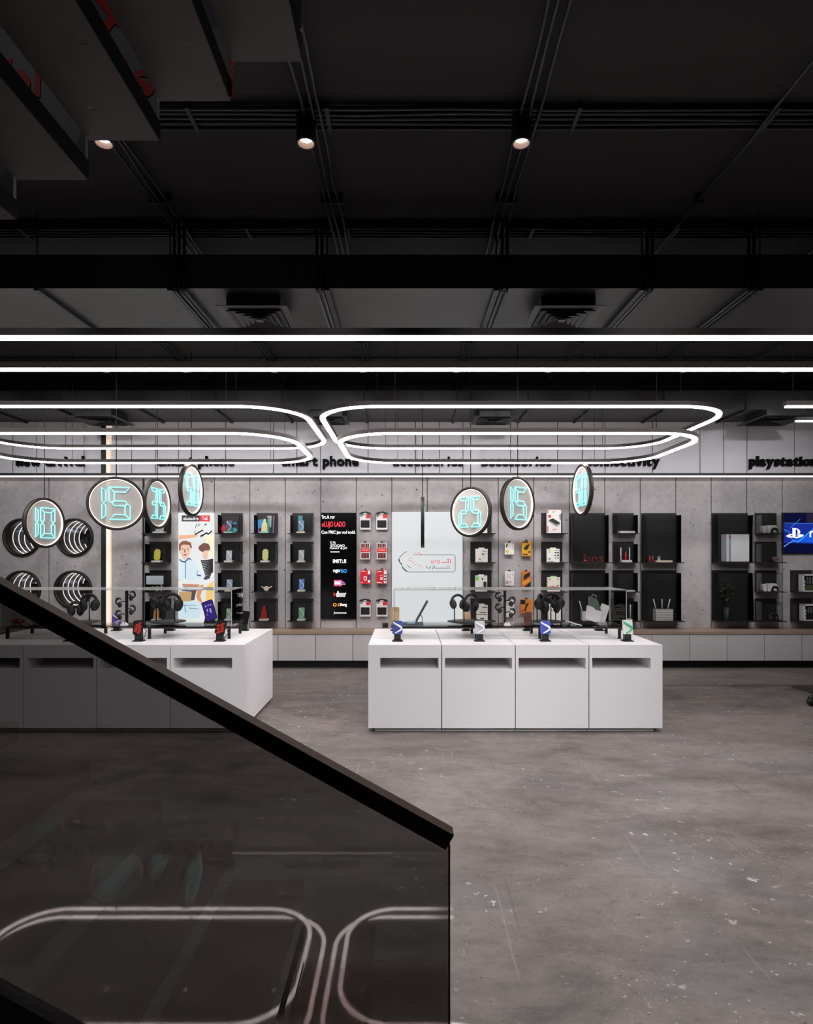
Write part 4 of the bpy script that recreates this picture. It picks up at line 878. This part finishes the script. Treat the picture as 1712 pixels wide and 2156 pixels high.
bottle(XP(1368, PD), PD, PLATE[('J', 0)]+.0005, .022, .12, (120, 16, 26), 'small dark red bottle at the left of the upper large case')
bottle(XP(1374.5, PD), PD, PLATE[('J', 0)]+.0005, .018, .12, (110, 20, 24), 'small dark red bottle beside the leftmost one in the upper large case')
bottle(XP(1319, PD), PD+.03, PLATE[('I', 1)]+.036, .016, .15, (180, 16, 30), 'red bottle standing between the antennas of the white router')
t = thing('small_camera', 'tiny blue and white gadget standing on the flat cream box', 'gadget', (XP(1387, PD), PD, PLATE[('J', 0)]+.031))
MB().rbox((XP(1385, PD), PD-.015, PLATE[('J', 0)]+.031), (XP(1389.5, PD), PD+.015, PLATE[('J', 0)]+.095), .008).build('body', C(190, 190, 205), t)
MB().ball((XP(1387, PD), PD-.016, PLATE[('J', 0)]+.075), .012, .006, .012).build('lens', C(30, 36, 90, .1), t)
t = thing('red_ornament', 'small red and white gadget at the bottom of the upper large case', 'gadget', (XP(1231, PD), PD, PLATE[('H', 0)]+.0005))
MB().ball((XP(1231, PD), PD, PLATE[('H', 0)]+.022), .03, .03, .022).build('body', C(150, 40, 46), t)
MB().ball((XP(1231, PD), PD-.02, PLATE[('H', 0)]+.030), .012, .012, .010).build('knob', C(230, 220, 220), t)
mb = MB(); put_text(mb, 'bns', XP(1229, WY-.024), XP(1272, WY-.024), ZP(1183, WY), ZP(1166, WY), WY-.0235, .02)  # reflection of a red sign, painted flat on the back panel
lt = mb.build('reflected_lettering', C(104, 22, 30)); tag(lt, 'painted reflection of dark red letters on the upper large case back', 'lettering')
# games console
x = XP(1548, PD); z = PLATE[('K', 0)]+.0005
t = thing('games_console', 'tall white games console standing in a large glass case', 'console', (x, PD, z))
MB().box((XP(1524, PD), PD-.08, z+.012), (XP(1530, PD), PD+.08, z+.445)).build('side_shell', C(206, 208, 214), t, bevel=.003)
MB().box((XP(1530.5, PD), PD-.075, z+.012), (XP(1533, PD), PD+.08, z+.44)).build('groove', C(150, 158, 170), t)
MB().box((XP(1533.5, PD), PD-.08, z+.012), (XP(1572, PD), PD+.08, z+.445)).build('front_shell', C(222, 218, 220), t, bevel=.003)
MB().box((XP(1540, PD), PD-.06, z), (XP(1562, PD), PD+.07, z+.012)).build('stand', C(30, 30, 32), t)
MB().ball((XP(1532, PD), PD-.081, z+.40), .014, .003, .014).build('badge', C(196, 40, 70), t)
# bush modelled in the case in place of a plant's reflection
x = XP(1530, PD); z = PLATE[('K', 1)]+.0005
t = thing('reflected_bush', 'small dark green bush in place of a plant reflection in the lower large case', 'plant', (x, PD, z))
MB().lathe([(.05, 0), (.06, .22), (.055, .22), (.05, .2)], 16, Matrix.Translation((x, PD, z))).build('pot', C(26, 26, 28), t)
MB().tube([(x, PD, z+.2), (x+.01, PD, z+.32), (x+.03, PD, z+.5)], .009, 6).build('stem', C(50, 44, 34), t)
mb = MB(); rnd = random.Random(4)
for k in range(170):
    a, b, c = rnd.gauss(0, .05), max(-.05, min(.05, rnd.gauss(0, .03))), rnd.gauss(0, .075); p = Vector((x+.02+a, PD+b, z+.46+c)); u = Vector((rnd.uniform(-1, 1), rnd.uniform(-1, 1), rnd.uniform(-.6, 1))).normalized()*.026; v = u.orthogonal().normalized()*.010
    mb.add([p-u, p+v, p+u, p-v], [(0, 1, 2, 3)])
lf = mb.build('leaf', C(34, 46, 26), t); lf['kind'] = 'stuff'
def headset(px_, key, label, dark=False):
    x = XP(px_-5, PD); z = PLATE[key]+.0005; t = thing('virtual_headset', label, 'headset', (x, PD, z)); c1 = C(222, 212, 210)
    MB().prism([(x-.06, z), (x-.055, z+.12), (x-.03, z+.125), (x+.08, z+.125), (x+.10, z+.10), (x+.132, z+.02), (x+.125, z), (x+.09, z), (x+.075, z+.045), (x+.03, z+.06), (x-.0, z+.03), (x-.01, z)], PD-.05, PD+.05).build('visor', c1, t, bevel=.008)
    MB().prism([(x-.005, z+.002), (x+.0, z+.06), (x+.03, z+.09), (x+.09, z+.088), (x+.112, z+.05), (x+.12, z+.012), (x+.1, z+.0), (x+.08, z+.045), (x+.03, z+.055)], PD-.054, PD-.03).build('band', C(28, 28, 30), t)
    MB().rbox((x-.130, PD-.045, z), (x-.072, PD+.04, z+.118), .03).build('cushion', c1, t, bevel=.006)
    MB().ball((x+.055, PD-.05, z+.025), .03, .012, .024).build('lens', C(200, 196, 196, .2), t)
headset(1625, ('L', 0), 'white virtual reality headset in the top niche left of the television')
headset(1626, ('L', 2), 'white virtual reality headset in the third niche left of the television')
t = thing('round_speaker', 'small brown round speaker in the second niche left of the television', 'speaker', (XP(1631.5, PD), PD, PLATE[('L', 1)]+.0005))
MB().ball((XP(1631.5, PD), PD, PLATE[('L', 1)]+.05), .052, .05, .05).build('body', C(92, 70, 64), t)
MB().ball((XP(1631, PD), PD-.04, PLATE[('L', 1)]+.02), .02, .012, .008).build('badge', C(190, 165, 155), t)
def arc_headphone(x, y, z, R, label, col=(20, 19, 19), rot=0.0, post=None, tray=None, cat='headphones', sz=1.0):
    """headphones: band arch in a vertical plane, two cups; z = top of band"""
    t = thing('headphones', label, cat, (x, y, z)); cm = C(*col)
    M = Matrix.Translation((x, y, z-R)) @ Matrix.Rotation(rot, 4, 'Z')
    pts = [M @ Vector((R*math.cos(a), 0, R*math.sin(a)*1.0)) for a in [math.radians(-12+204*k/20) for k in range(21)]]
    MB().tube(pts, .014*sz, 8).build('band', cm, t)
    for s in (-1, 1):
        Mc = M @ Matrix.Translation((s*R*.80, 0, -R*.46)) @ Matrix.Rotation(s*.22, 4, 'Y') @ Matrix.Rotation(s*-.6, 4, 'Z')
        MB().ball((0, 0, 0), .026*sz, .046*sz, .056*sz, 14, 9, Mc).build('ear_cup', cm, t)
        MB().ball((-s*.014*sz, 0, 0), .019*sz, .041*sz, .050*sz, 14, 8, Mc).build('ear_pad', C(30, 29, 29), t)
    return t
arc_headphone(XP(1629, PD), PD, PLATE[('L', 3)]+.115, .065, 'dark headphones in the bottom niche left of the television', (40, 34, 32))
def frame_gadget(key, px0, px1, pyt, inner, label):
    z = PLATE[key]+.0005; x0, x1 = XP(px0, PD), XP(px1, PD); zt = ZP(pyt, PD)
    t = thing('desktop_case', label, 'computer', ((x0+x1)/2, PD, z)); c1 = C(206, 204, 206)
    MB().rbox((x0+.01, PD-.03, z+.02), (x1-.01, PD+.05, zt-.01), .03).build('chassis', C(26, 26, 30), t)
    for a, b in ((x0, x0+.022), (x1-.022, x1)): MB().rbox((a, PD-.06, z+.015), (b, PD+.05, zt), .01).build('side_frame', c1, t)
    MB().rbox((x0, PD-.06, zt-.022), (x1, PD+.05, zt), .01).build('top_frame', c1, t)
    MB().box((x0, PD-.07, z), (x1, PD+.05, z+.015)).build('base', c1, t)
    MB().box((x0+.06, PD-.045, z+.03), (x1-.06, PD-.031, z+.10)).build('front_panel', C(*inner), t)
    for k in range(3): MB().box((x0+.03, PD-.04, z+.03+.055*k), (x0+.05, PD-.031, z+.065+.055*k)).build('vent', c1, t)
    for k in range(4): MB().box((x0+.08+.04*k, PD-.04, z+.12), (x0+.1+.04*k, PD-.031, zt-.04)).build('vent', C(90, 92, 100), t)
frame_gadget(('M', 2), 1685.5, 1722, 1209, (70, 78, 40), 'white framed desktop case with a green panel in the third niche under the television')
frame_gadget(('M', 3), 1687.5, 1724, 1272, (18, 18, 20), 'white framed black desktop case in the bottom niche under the television')
t = tag(MB().box((XP(805.5, WY-.01), WY-.012, ZP(1322, WY)), (XP(817, WY-.01), WY-.0005, ZP(1311.5, WY))).build('wall_socket', C(34, 34, 38)), 'dark square socket plate at the foot of the wall left of the white screen', 'socket')
MB().box((XP(808, WY-.01), WY-.014, ZP(1319.5, WY)), (XP(814.5, WY-.01), WY-.012, ZP(1314, WY))).build('socket_face', C(22, 22, 24), t)
# ================================================================ low cabinets and bench
CF = 9.40
t = thing('wooden_bench_top', 'long wooden bench top along the foot of the concrete wall', 'bench', (0, 9.64, .53))
for a in range(-6, 9): MB().box((a*1.15-.575+.001, CF-.01, .535), (a*1.15+.575-.001, WY-.001, .574)).build('plank', M_WOOD, t)
x = XP(585.5, CF)-.576*9; pw = .576
for k in range(26):
    a, b = x+pw*k, x+pw*(k+1); c = (a+b)/2
    pxm = VX+c*F/CF
    if 790 < pxm < 1372: lab, gr = 'light grey base cabinet under the wooden bench, hidden behind the right white table', 'low grey cabinets hidden by the right table'
    elif pxm < 560: lab, gr = 'light grey base cabinet under the wooden bench, hidden behind the left white table', 'low grey cabinets hidden by the left table'
    elif pxm > 1790: continue
    elif pxm > 1712: lab, gr = 'light grey base cabinet under the wooden bench beyond the right edge', 'low grey cabinets beyond the right edge'
    else:
        gr = 'low grey cabinets'
        if pxm < 790: lab = 'light grey base cabinet between the two tables, %s' % ('first right of the left table', 'second from the left table', 'beside the right table')[min(2, int((pxm-585)/78.8))]
        else: lab = 'light grey base cabinet right of the right table, %s from it' % ('first', 'second', 'third', 'fourth', 'fifth', 'sixth')[min(5, int((pxm-1375)/78.8))]
    t = thing('base_cabinet', lab, 'cabinet', (c, 9.6, 0), gr)
    MB().box((a+.001, CF+.02, .13), (b-.001, WY-.002, .534)).build('body', C(60, 58, 58), t)
    MB().box((a+.004, CF, .128), (b-.004, CF+.019, .528)).build('door', M_CAB, t, bevel=.0015)
    MB().box((a, CF+.13, 0), (b, CF+.17, .13)).build('plinth', C(16, 16, 16), t)
# ================================================================ white tables
TY0, TY1, TZ = 6.06, 7.37, .8705
def display_table(X0, X1, label, flip):
    t = thing('display_table', label, 'table', ((X0+X1)/2, (TY0+TY1)/2, 0)); W4 = (X1-X0)/4; g = .009; p = .046; e = .064
    for k in range(4):
        a, b = X0+W4*k+(g/2 if k else 0), X0+W4*(k+1)-(g/2 if k < 3 else 0); ym = (TY0+TY1)/2
        sl_ = a+(.117 if k == 0 else .028); sr = b-(.117 if k == 3 else .028); s0, s1 = .632, .742; D = .6
        z0, z1 = p, TZ
        def module(name, ya, yb, fa, fb):     # block with a slot running through it; fa, fb say which end is an outer face
            mb = MB(); V = []
            for yy in (ya, yb): V += [(a, yy, z0), (b, yy, z0), (b, yy, z1), (a, yy, z1), (sl_, yy, s0), (sr, yy, s0), (sr, yy, s1), (sl_, yy, s1)]
            fr = [(0, 1, 5, 4), (1, 2, 6, 5), (2, 3, 7, 6), (3, 0, 4, 7)]
            fs = list(fr)+[tuple(q+8 for q in f[::-1]) for f in fr]
            fs += [(0, 8, 9, 1), (1, 9, 10, 2), (2, 10, 11, 3), (3, 11, 8, 0)]
            fs += [(4, 5, 13, 12), (5, 6, 14, 13), (6, 7, 15, 14), (7, 4, 12, 15)]
            mb.add(V, fs); mb.build(name, M_WHITE, t)
        module('front_module', TY0, ym-.0005, 1, 0); module('rear_module', ym+.0005, TY1, 0, 1)
        pa = max(a, X0+e); pb = min(b, X1-e)
        MB().box((pa, TY0+e, 0), (pb, TY1-e, p)).build('plinth', M_WHITE, t)
    return t
RX0, RX1 = -.375, 2.545
display_table(RX0, RX1, 'white display table with four open slots in the middle of the floor', 1)
LX1 = -1.61; LX0 = LX1-2.92
display_table(LX0, LX1, 'white display table behind the smoked glass railing at the left', 1)
OB = thing('cable_box', 'small black box under the top in the second slot of the right table', 'box', (XP(990, 6.2), 6.2, .72))
MB().box((XP(974, 6.2), 6.15, .729), (XP(991, 6.2), 6.25, .7415)).build('body', C(24, 24, 26), OB)
MB().tube([(XP(1040, 6.2), 6.2, .7415), (XP(1040, 6.2), 6.2, .722)], .026, 14).build('cable_grommet', C(120, 92, 70), OB)
CY0, CY1, CZ0, CZ1 = 6.45, 6.93, 1.005, 1.39
def glass_case(X0, X1, trays, label):
    t = thing('glass_display_case', label, 'display case', ((X0+X1)/2, (CY0+CY1)/2, TZ)); g = .008
    MB().box((X0, CY0, CZ0-g), (X1, CY1, CZ0)).build('glass_base', M_GLASS, t)
    MB().box((X0, CY0, CZ1), (X1, CY1, CZ1+g)).build('glass_top', M_TOP, t)
    MB().box((X0, CY0, CZ0), (X1, CY0+g, CZ1)).build('glass_front', M_GLASS, t)
    MB().box((X0, CY1-g, CZ0), (X1, CY1, CZ1)).build('glass_back', M_GLASS, t)
    for xx in (X0, X1-g): MB().box((xx, CY0+g, CZ0), (xx+g, CY1-g, CZ1)).build('glass_side', M_CASE, t)
    for xx in (X0-.004, X1): MB().box((xx, CY0-.004, CZ0), (xx+.004, CY0+.006, CZ1)).build('glass_edge', C(196, 202, 204, .2), t)
    for a, b in trays:
        ya, yb = 6.49, 6.965-.02
        MB().box((a, ya, CZ0-g-.018), (b, ya+.02, CZ0-g)).box((a, yb-.02, CZ0-g-.018), (b, yb, CZ0-g)).box((a, ya+.02, CZ0-g-.018), (a+.02, yb-.02, CZ0-g)).box((b-.02, ya+.02, CZ0-g-.018), (b, yb-.02, CZ0-g)).build('frame', C(58, 50, 48), t)
        for xx in (a, b-.026):
            for yy in (ya, yb-.026): MB().box((xx, yy, TZ), (xx+.026, yy+.026, CZ0-g-.018)).build('leg', M_MBLK, t)
    return t
glass_case(-.13, 2.325, [(-.10, .76), (1.41, 2.285)], 'long clear glass case on black legs on the right table')
OFF = LX0-RX0
glass_case(LX0+.245, LX1-.235, [(LX0+.275, LX0+1.135), (LX0+1.785, LX1-.26)], 'long clear glass case on black legs on the left table')
# ---------------------------------------------------------------- stands on the tables
def phone_stand(px_, py_base, hpx, col, swirl, label, black=False, tilt=.2, z=TZ, wide=1.0, lean=0.0):
    d = F*(HC-z)/(py_base-VY); x = XP(px_, d); k = d/F
    t = thing('phone_stand', label, 'phone', (x, d, z+.0005)); z += .0005
    b = MB(); b.prism([(x-.056, z), (x+.056, z), (x+.046, z+.012), (x-.046, z+.012)], d-.045, d+.045); b.build('base', M_MBLK, t)
    MB().rbox((x-.034, d-.02, z+.012), (x+.034, d+.03, z+.085), .006).build('post', M_MBLK, t)
    MB().rbox((x-.010, d-.0225, z+.03), (x+.010, d-.02, z+.062), .003).build('button', C(52, 50, 50, .25), t)
    ph = hpx*k; M = Matrix.Translation((x, d-.022, z+.075)) @ Matrix.Rotation(lean, 4, 'Y') @ Matrix.Rotation(-tilt, 4, 'X'); w = .052*wide
    MB().rbox((-w, -.005, 0), (w, .006, ph), .014, M).build('phone', C(*(K if black else col), .25), t)
    if swirl:
        pts = [M @ Vector((-w*.80*math.cos(1.7*PI*q/24), -.010, ph*(.92-.86*q/24))) for q in range(25)]
        MB().tube(pts, .0085, 8, rr=[.006+.006*math.sin(PI*q/24) for q in range(25)]).build('swirl', C(*swirl, .25), t)
    if black:
        m = MB(); rnd = random.Random(int(px_))
        for q in range(9):
            a, bb = rnd.uniform(-.6, .5)*w, ph*(.1+.08*q); m.flat([(a-w*.4, bb-.012), (a+w*.2, bb-.016), (a+w*.45, bb+.008), (a-w*.1, bb+.014)], -.0075)
        m.v = [tuple(M @ Vector(v)) for v in m.v]; m.build('screen_picture', C(*col, .4, .6), t)
        MB().tube([M @ Vector((w+.002, .006, ph*.5)), M @ Vector((w+.03, .02, ph*.2)), (x+.062, d, z+.05), (x+.03, d+.02, z+.02)], .004, 6).build('cable', M_MBLK, t)
    return t
BL = (52, 70, 170)
phone_stand(837, 1350, 28, (60, 74, 150), (220, 224, 235), 'blue phone on a black stand, leftmost on the right table')
phone_stand(1010, 1350, 28, (178, 178, 184), (224, 224, 228), 'silver white phone on a black stand, second on the right table')
phone_stand(1148, 1350, 28, BL, (226, 230, 240), 'blue phone with white swirl on a black stand, third on the right table')
phone_stand(1321, 1350, 30, (222, 222, 220), (70, 178, 128), 'white and green phone on a black stand, rightmost on the right table')
phone_stand(292, 1350, 30, (176, 44, 40), None, 'red screened phone on a black stand with cable, left table just above the railing', True, .35, lean=-.12)
phone_stand(463, 1350, 30, (182, 50, 40), None, 'red screened phone on a black stand at the right front of the left table', True, .2, lean=.18)
phone_stand(147, 1350, 26, (70, 60, 66), None, 'black phone stand behind the railing at the left of the left table', True, .2)
def back_stand(px_, label, col, hpx=26, lean=0.0, swirl=None): return phone_stand(px_, 1327.5, hpx, col, swirl, label, False, .2, wide=.95, lean=lean)
back_stand(982, 'black stand with an orange phone at the back of the right table behind the headphones', (190, 150, 110))
back_stand(1111, 'black stand with a red and green phone at the back of the right table, middle', (110, 70, 66))
back_stand(1262, 'black stand with a white phone at the back of the right table, right', (190, 184, 186), 44, .35)
back_stand(832, 'gold phone at the back left corner of the right table', (178, 150, 110), 36)
back_stand(246, 'purple and white phone stand at the back left of the left table', (96, 84, 150), 22, 0, (200, 200, 225))
back_stand(358, 'black phone stand at the back middle of the left table', (60, 60, 64), 34)
back_stand(514, 'black phone with cable at the back right corner of the left table', (20, 20, 24), 28, .1)
CT = CZ0+.0005; CD = 6.70
def disc_stand(pxc, hw, label, posts):
    x = XP(pxc, CD); t = thing('disc_stand', label, 'stand', (x, CD, CT)); r = hw*CD/F
    Md = Matrix.Translation((x, CD, CT))
    MB().lathe([(r*.4, 0), (r*.45, .012), (r*.9, .02), (r, .026), (r, .032), (0.001, .033)], 36, Matrix.Translation((x, CD, CT)) @ Matrix.Diagonal((1, min(1, .2/r), 1, 1))).build('disc', C(34, 34, 36), t)
    for p, pyt in posts: MB().tube([(XP(p, CD), CD, CT+.03), (XP(p, CD), CD, ZP(pyt, CD))], .006, 8).build('post', M_MBLK, t)
    return t
def hp(pxc, pyt, Rpx, label, rot=0.0, sz=1.0, col=(22, 20, 20)):
    return arc_headphone(XP(pxc, CD), CD, ZP(pyt, CD), Rpx*CD/F, label, col, rot, sz=sz)
disc_stand(988, 46, 'black round headphone stand inside the case in front of the white screen', [(957, 1262), (977, 1258), (1002, 1258)])
hp(964, 1253, 13, 'grey headphones hanging on the left post in front of the white screen', .1, 1.0, (64, 58, 62))
hp(992, 1252, 17, 'dark headphones hanging right of the grey ones in front of the white screen', .5, 1.05)
disc_stand(1152, 32, 'black round headset stand inside the case right of the earphone tree', [(1131, 1262), (1150, 1255), (1160, 1268), (1170, 1262)])
hp(1137, 1252, 13, 'black headphones at the left of the headset stand right of the earphone tree', 1.1, 1.15)
hp(1160, 1250, 19, 'large black headphones in front of the headset stand right of the earphone tree', .15, 1.35)
hp(1172, 1253, 12, 'black headphones at the right of the headset stand', -.9, 1.1)
disc_stand(353, 37, 'black round headphone stand in the left case in front of the poster', [(329, 1264), (368, 1258)])
hp(334, 1255, 10, 'black headphones turned sideways on the left headphone stand', 1.0, 1.1)
hp(363, 1251, 16, 'black headphones facing forward on the left headphone stand', .1, 1.25)
disc_stand(180, 30, 'black round headphone stand in the left case under the tunnel mirrors', [(150, 1268), (188, 1258)])
hp(160, 1268, 12, 'black headphones on the left post under the tunnel mirrors', .5, 1.1)
hp(188, 1252, 15, 'black headphones on the right post under the tunnel mirrors', .15, 1.2)
def ear_tree(pxc, label, arms):
    x = XP(pxc, CD); t = thing('earphone_tree', label, 'stand', (x, CD, CT))
    MB().lathe([(.06, 0), (.06, .006), (.02, .010)], 24, Matrix.Translation((x, CD, CT))).build('base', M_MBLK, t)
    MB().box((x-.013, CD-.01, CT+.008), (x+.013, CD+.01, CZ1-.02)).build('post', M_MBLK, t)
    for s, py in arms:
        z = ZP(py, CD); o = MB().tube([(x, CD-.008, z), (x+s*.035, CD-.02, z+.012), (x+s*.055, CD-.025, z+.01)], .006, 6).build('arm', M_MBLK, t)
        b = MB(); b.tube([(x+s*.075+.030*math.cos(a)*s, CD-.03, z+.012+.034*math.sin(a)) for a in [math.radians(-110+250*q/12) for q in range(13)]], .009, 8); b.ball((x+s*.062, CD-.034, z-.025), .024, .016, .032); b.ball((x+s*.09, CD-.03, z+.038), .014, .012, .016)
        b.build('earphone', C(30, 28, 28), o)
ear_tree(1063, 'black earphone tree in the middle of the right glass case', [(-1, 1256), (1, 1266), (-1, 1280), (1, 1290)])
ear_tree(267, 'black earphone tree in the left glass case beside the lit column', [(1, 1254), (-1, 1268), (1, 1283), (-1, 1294)])
def buds(px_, label):
    x = XP(px_, CD-.15); y = CD-.15; t = thing('earbud_case', label, 'earbuds', (x, y, CT))
    MB().rbox((x-.035, y-.02, CT), (x+.035, y+.02, CT+.022), .01).build('case', C(222, 220, 222), t)
    for s in (-1, 1): MB().ball((x+s*.014, y, CT+.026), .009, .009, .011).build('earbud', C(232, 230, 232), t)
buds(1068, 'white earbuds at the foot of the earphone tree in the right case'); buds(262, 'white earbuds at the foot of the earphone tree in the left case')
# laptop seen from the side
t = thing('laptop', 'thin open laptop seen from the side in front of the white screen', 'laptop', (XP(866, CD), CD, CT))
MB().box((XP(846, CD), CD-.1, CT), (XP(891, CD), CD+.1, CT+.012)).build('keyboard_base', C(70, 74, 92), t)
a, b = W(876, 1308, CD), W(900, 1265, CD); dv = (b-a).normalized(); nn = Vector((-dv.z, 0, dv.x))*.006
MB().prism([((a+nn).x, (a+nn).z), ((a-nn).x, (a-nn).z), ((b-nn).x, (b-nn).z), ((b+nn).x, (b+nn).z)], CD-.1, CD+.1).build('lid', C(60, 60, 66), t)
MB().tube([W(889, 1310, CD-.09), W(889, 1300, CD-.09), W(886, 1294, CD-.09)], .004, 6).build('prop', C(70, 70, 78), t)
MB().box((XP(857, CD), CD-.06, CT+.0125), (XP(874, CD), CD+.06, CT+.035)).build('glass_block', C(196, 210, 228), t)
# big purple phone
def slab_phone(pxa, pya, w, h, lean, tilt, col, label, prints, e=.55):
    p = W(pxa, pya, CD); t = thing('tablet_phone', label, 'phone', (p.x, CD, CT)); z = CT
    MB().prism([(p.x-.07, z), (p.x+.07, z), (p.x+.04, z+.05), (p.x-.02, z+.12), (p.x-.05, z+.08)], CD+.015, CD+.06).build('stand', M_MBLK, t)
    M = Matrix.Translation((p.x, CD-.01, p.z)) @ Matrix.Rotation(lean, 4, 'Y') @ Matrix.Rotation(-tilt, 4, 'X')
    MB().rbox((-w/2, 0, -h/2), (w/2, .012, h/2), .018, M).build('body', C(26, 26, 34, .25), t)
    MB().rbox((-w/2+.005, -.002, -h/2+.006), (w/2-.005, 0, h/2-.006), .014, M).build('screen', C(*col, .2, e), t)
    m = MB()
    for x0_, z0_, x1_, z1_ in prints: m.flat([(x0_*w, z0_*h), (x1_*w, z0_*h), (x1_*w, z1_*h), (x0_*w, z1_*h)], -.003)
    m.v = [tuple(M @ Vector(v)) for v in m.v]; m.build('screen_icons', C(190, 180, 240, .3, .6), t)
slab_phone(441, 1285, .125, .225, -.36, .25, (70, 50, 150), 'large tilted phone with a purple screen in the left glass case', [(-.25, .2, -.12, .3), (.0, .22, .1, .3), (.22, .2, .32, .28), (-.2, -.05, -.08, .1), (.05, -.15, .2, .08), (-.3, -.2, -.2, -.15)])
t = thing('tablet_device', 'white tablet back leaning inside the right end of the right case', 'tablet', (XP(1255, CD), CD, CT))
M = Matrix.Translation((XP(1248, CD), CD, CT+.024)) @ Matrix.Rotation(.18, 4, 'Y') @ Matrix.Rotation(-.25, 4, 'X')
MB().prism([(-.085, .06), (-.085, .02), (.03, 0), (.075, .03), (.085, .13), (.02, .135), (-.01, .16), (-.08, .17)], -.006, .006, M).build('shell', C(196, 190, 196), t)
MB().prism([(-.06, .17), (-.01, .16), (.02, .135), (.085, .13), (.03, .25), (-.04, .28), (-.075, .27)], -.004, .004, M).build('screen', C(86, 100, 90, .1), t)
MB().tube([M @ Vector((-.04, 0, .28)), M @ Vector((-.03, 0, .30)), M @ Vector((.01, 0, .298)), M @ Vector((.015, 0, .27))], .004, 6).build('handle', C(170, 168, 170), t)
t = thing('flat_phone', 'white edged phone lying in the right glass case beside the headset stand', 'phone', (XP(1208, CD-.15), CD-.15, CT))
MB().rbox((-.05, -.08, 0), (.05, .08, .010), .004, Matrix.Translation((XP(1208, CD-.15), CD-.14, CT+.02)) @ Matrix.Rotation(.25, 4, 'Y') @ Matrix.Rotation(.5, 4, 'Z')).build('body', C(216, 220, 226, .2), t)
MB().box((XP(1203, CD-.15), CD-.17, CT), (XP(1213, CD-.15), CD-.11, CT+.014)).build('rest', C(190, 200, 205), t)
t = thing('flat_phone', 'silver flat phone tray at the right end of the left glass case', 'phone', (XP(490, CD-.1), CD-.1, CT))
MB().rbox((-.06, -.09, 0), (.06, .09, .010), .004, Matrix.Translation((XP(486, CD-.1), CD-.12, CT))).build('body', C(150, 150, 158, .3), t)
t = thing('game_controller', 'black and red gadget seen through the smoked railing at the left edge', 'gadget', (XP(38, CD), CD, CT))
MB().ball((XP(38, CD), CD, CT+.03), .07, .05, .03).build('body', C(24, 22, 24), t); MB().ball((XP(32, CD), CD-.03, CT+.04), .025, .02, .022).ball((XP(45, CD), CD-.03, CT+.035), .02, .02, .02).build('grip', C(190, 40, 40), t)
# ================================================================ chair at the right edge
cx, cy = 5.12, 7.12
t = thing('office_chair', 'black office chair with only a caster showing at the right edge', 'chair', (cx, cy, 0))
for k in range(5):
    a = PI+k*2*PI/5; ex, ey = cx+.39*math.cos(a), cy+.31*math.sin(a)
    MB().tube([(cx, cy, .13), (cx+.16*math.cos(a), cy+.16*math.sin(a), .115), (ex, ey, .10)], .025, 8, rr=[.035, .028, .02]).build('spoke', M_MBLK, t)
    c = MB().tube([(ex-.025*math.sin(a), ey+.025*math.cos(a), .05), (ex+.025*math.sin(a), ey-.025*math.cos(a), .05)], .049, 14).build('caster', M_MBLK, t)
    MB().ball((ex, ey, .095), .035, .035, .03).build('hood', M_MBLK, c)
MB().tube([(cx, cy, .12), (cx, cy, .42)], .025, 10).build('column', M_MBLK, t)
MB().rbox((cx-.17, cy-.22, .42), (cx+.21, cy+.22, .49), .03).build('seat', M_MBLK, t)
MB().rbox((cx-.17, cy+.20, .55), (cx+.21, cy+.25, 1.0), .05).build('backrest', M_MBLK, t)
MB().tube([(cx, cy+.15, .45), (cx, cy+.26, .5), (cx, cy+.26, .7)], .02, 8).build('back_support', M_MBLK, t)
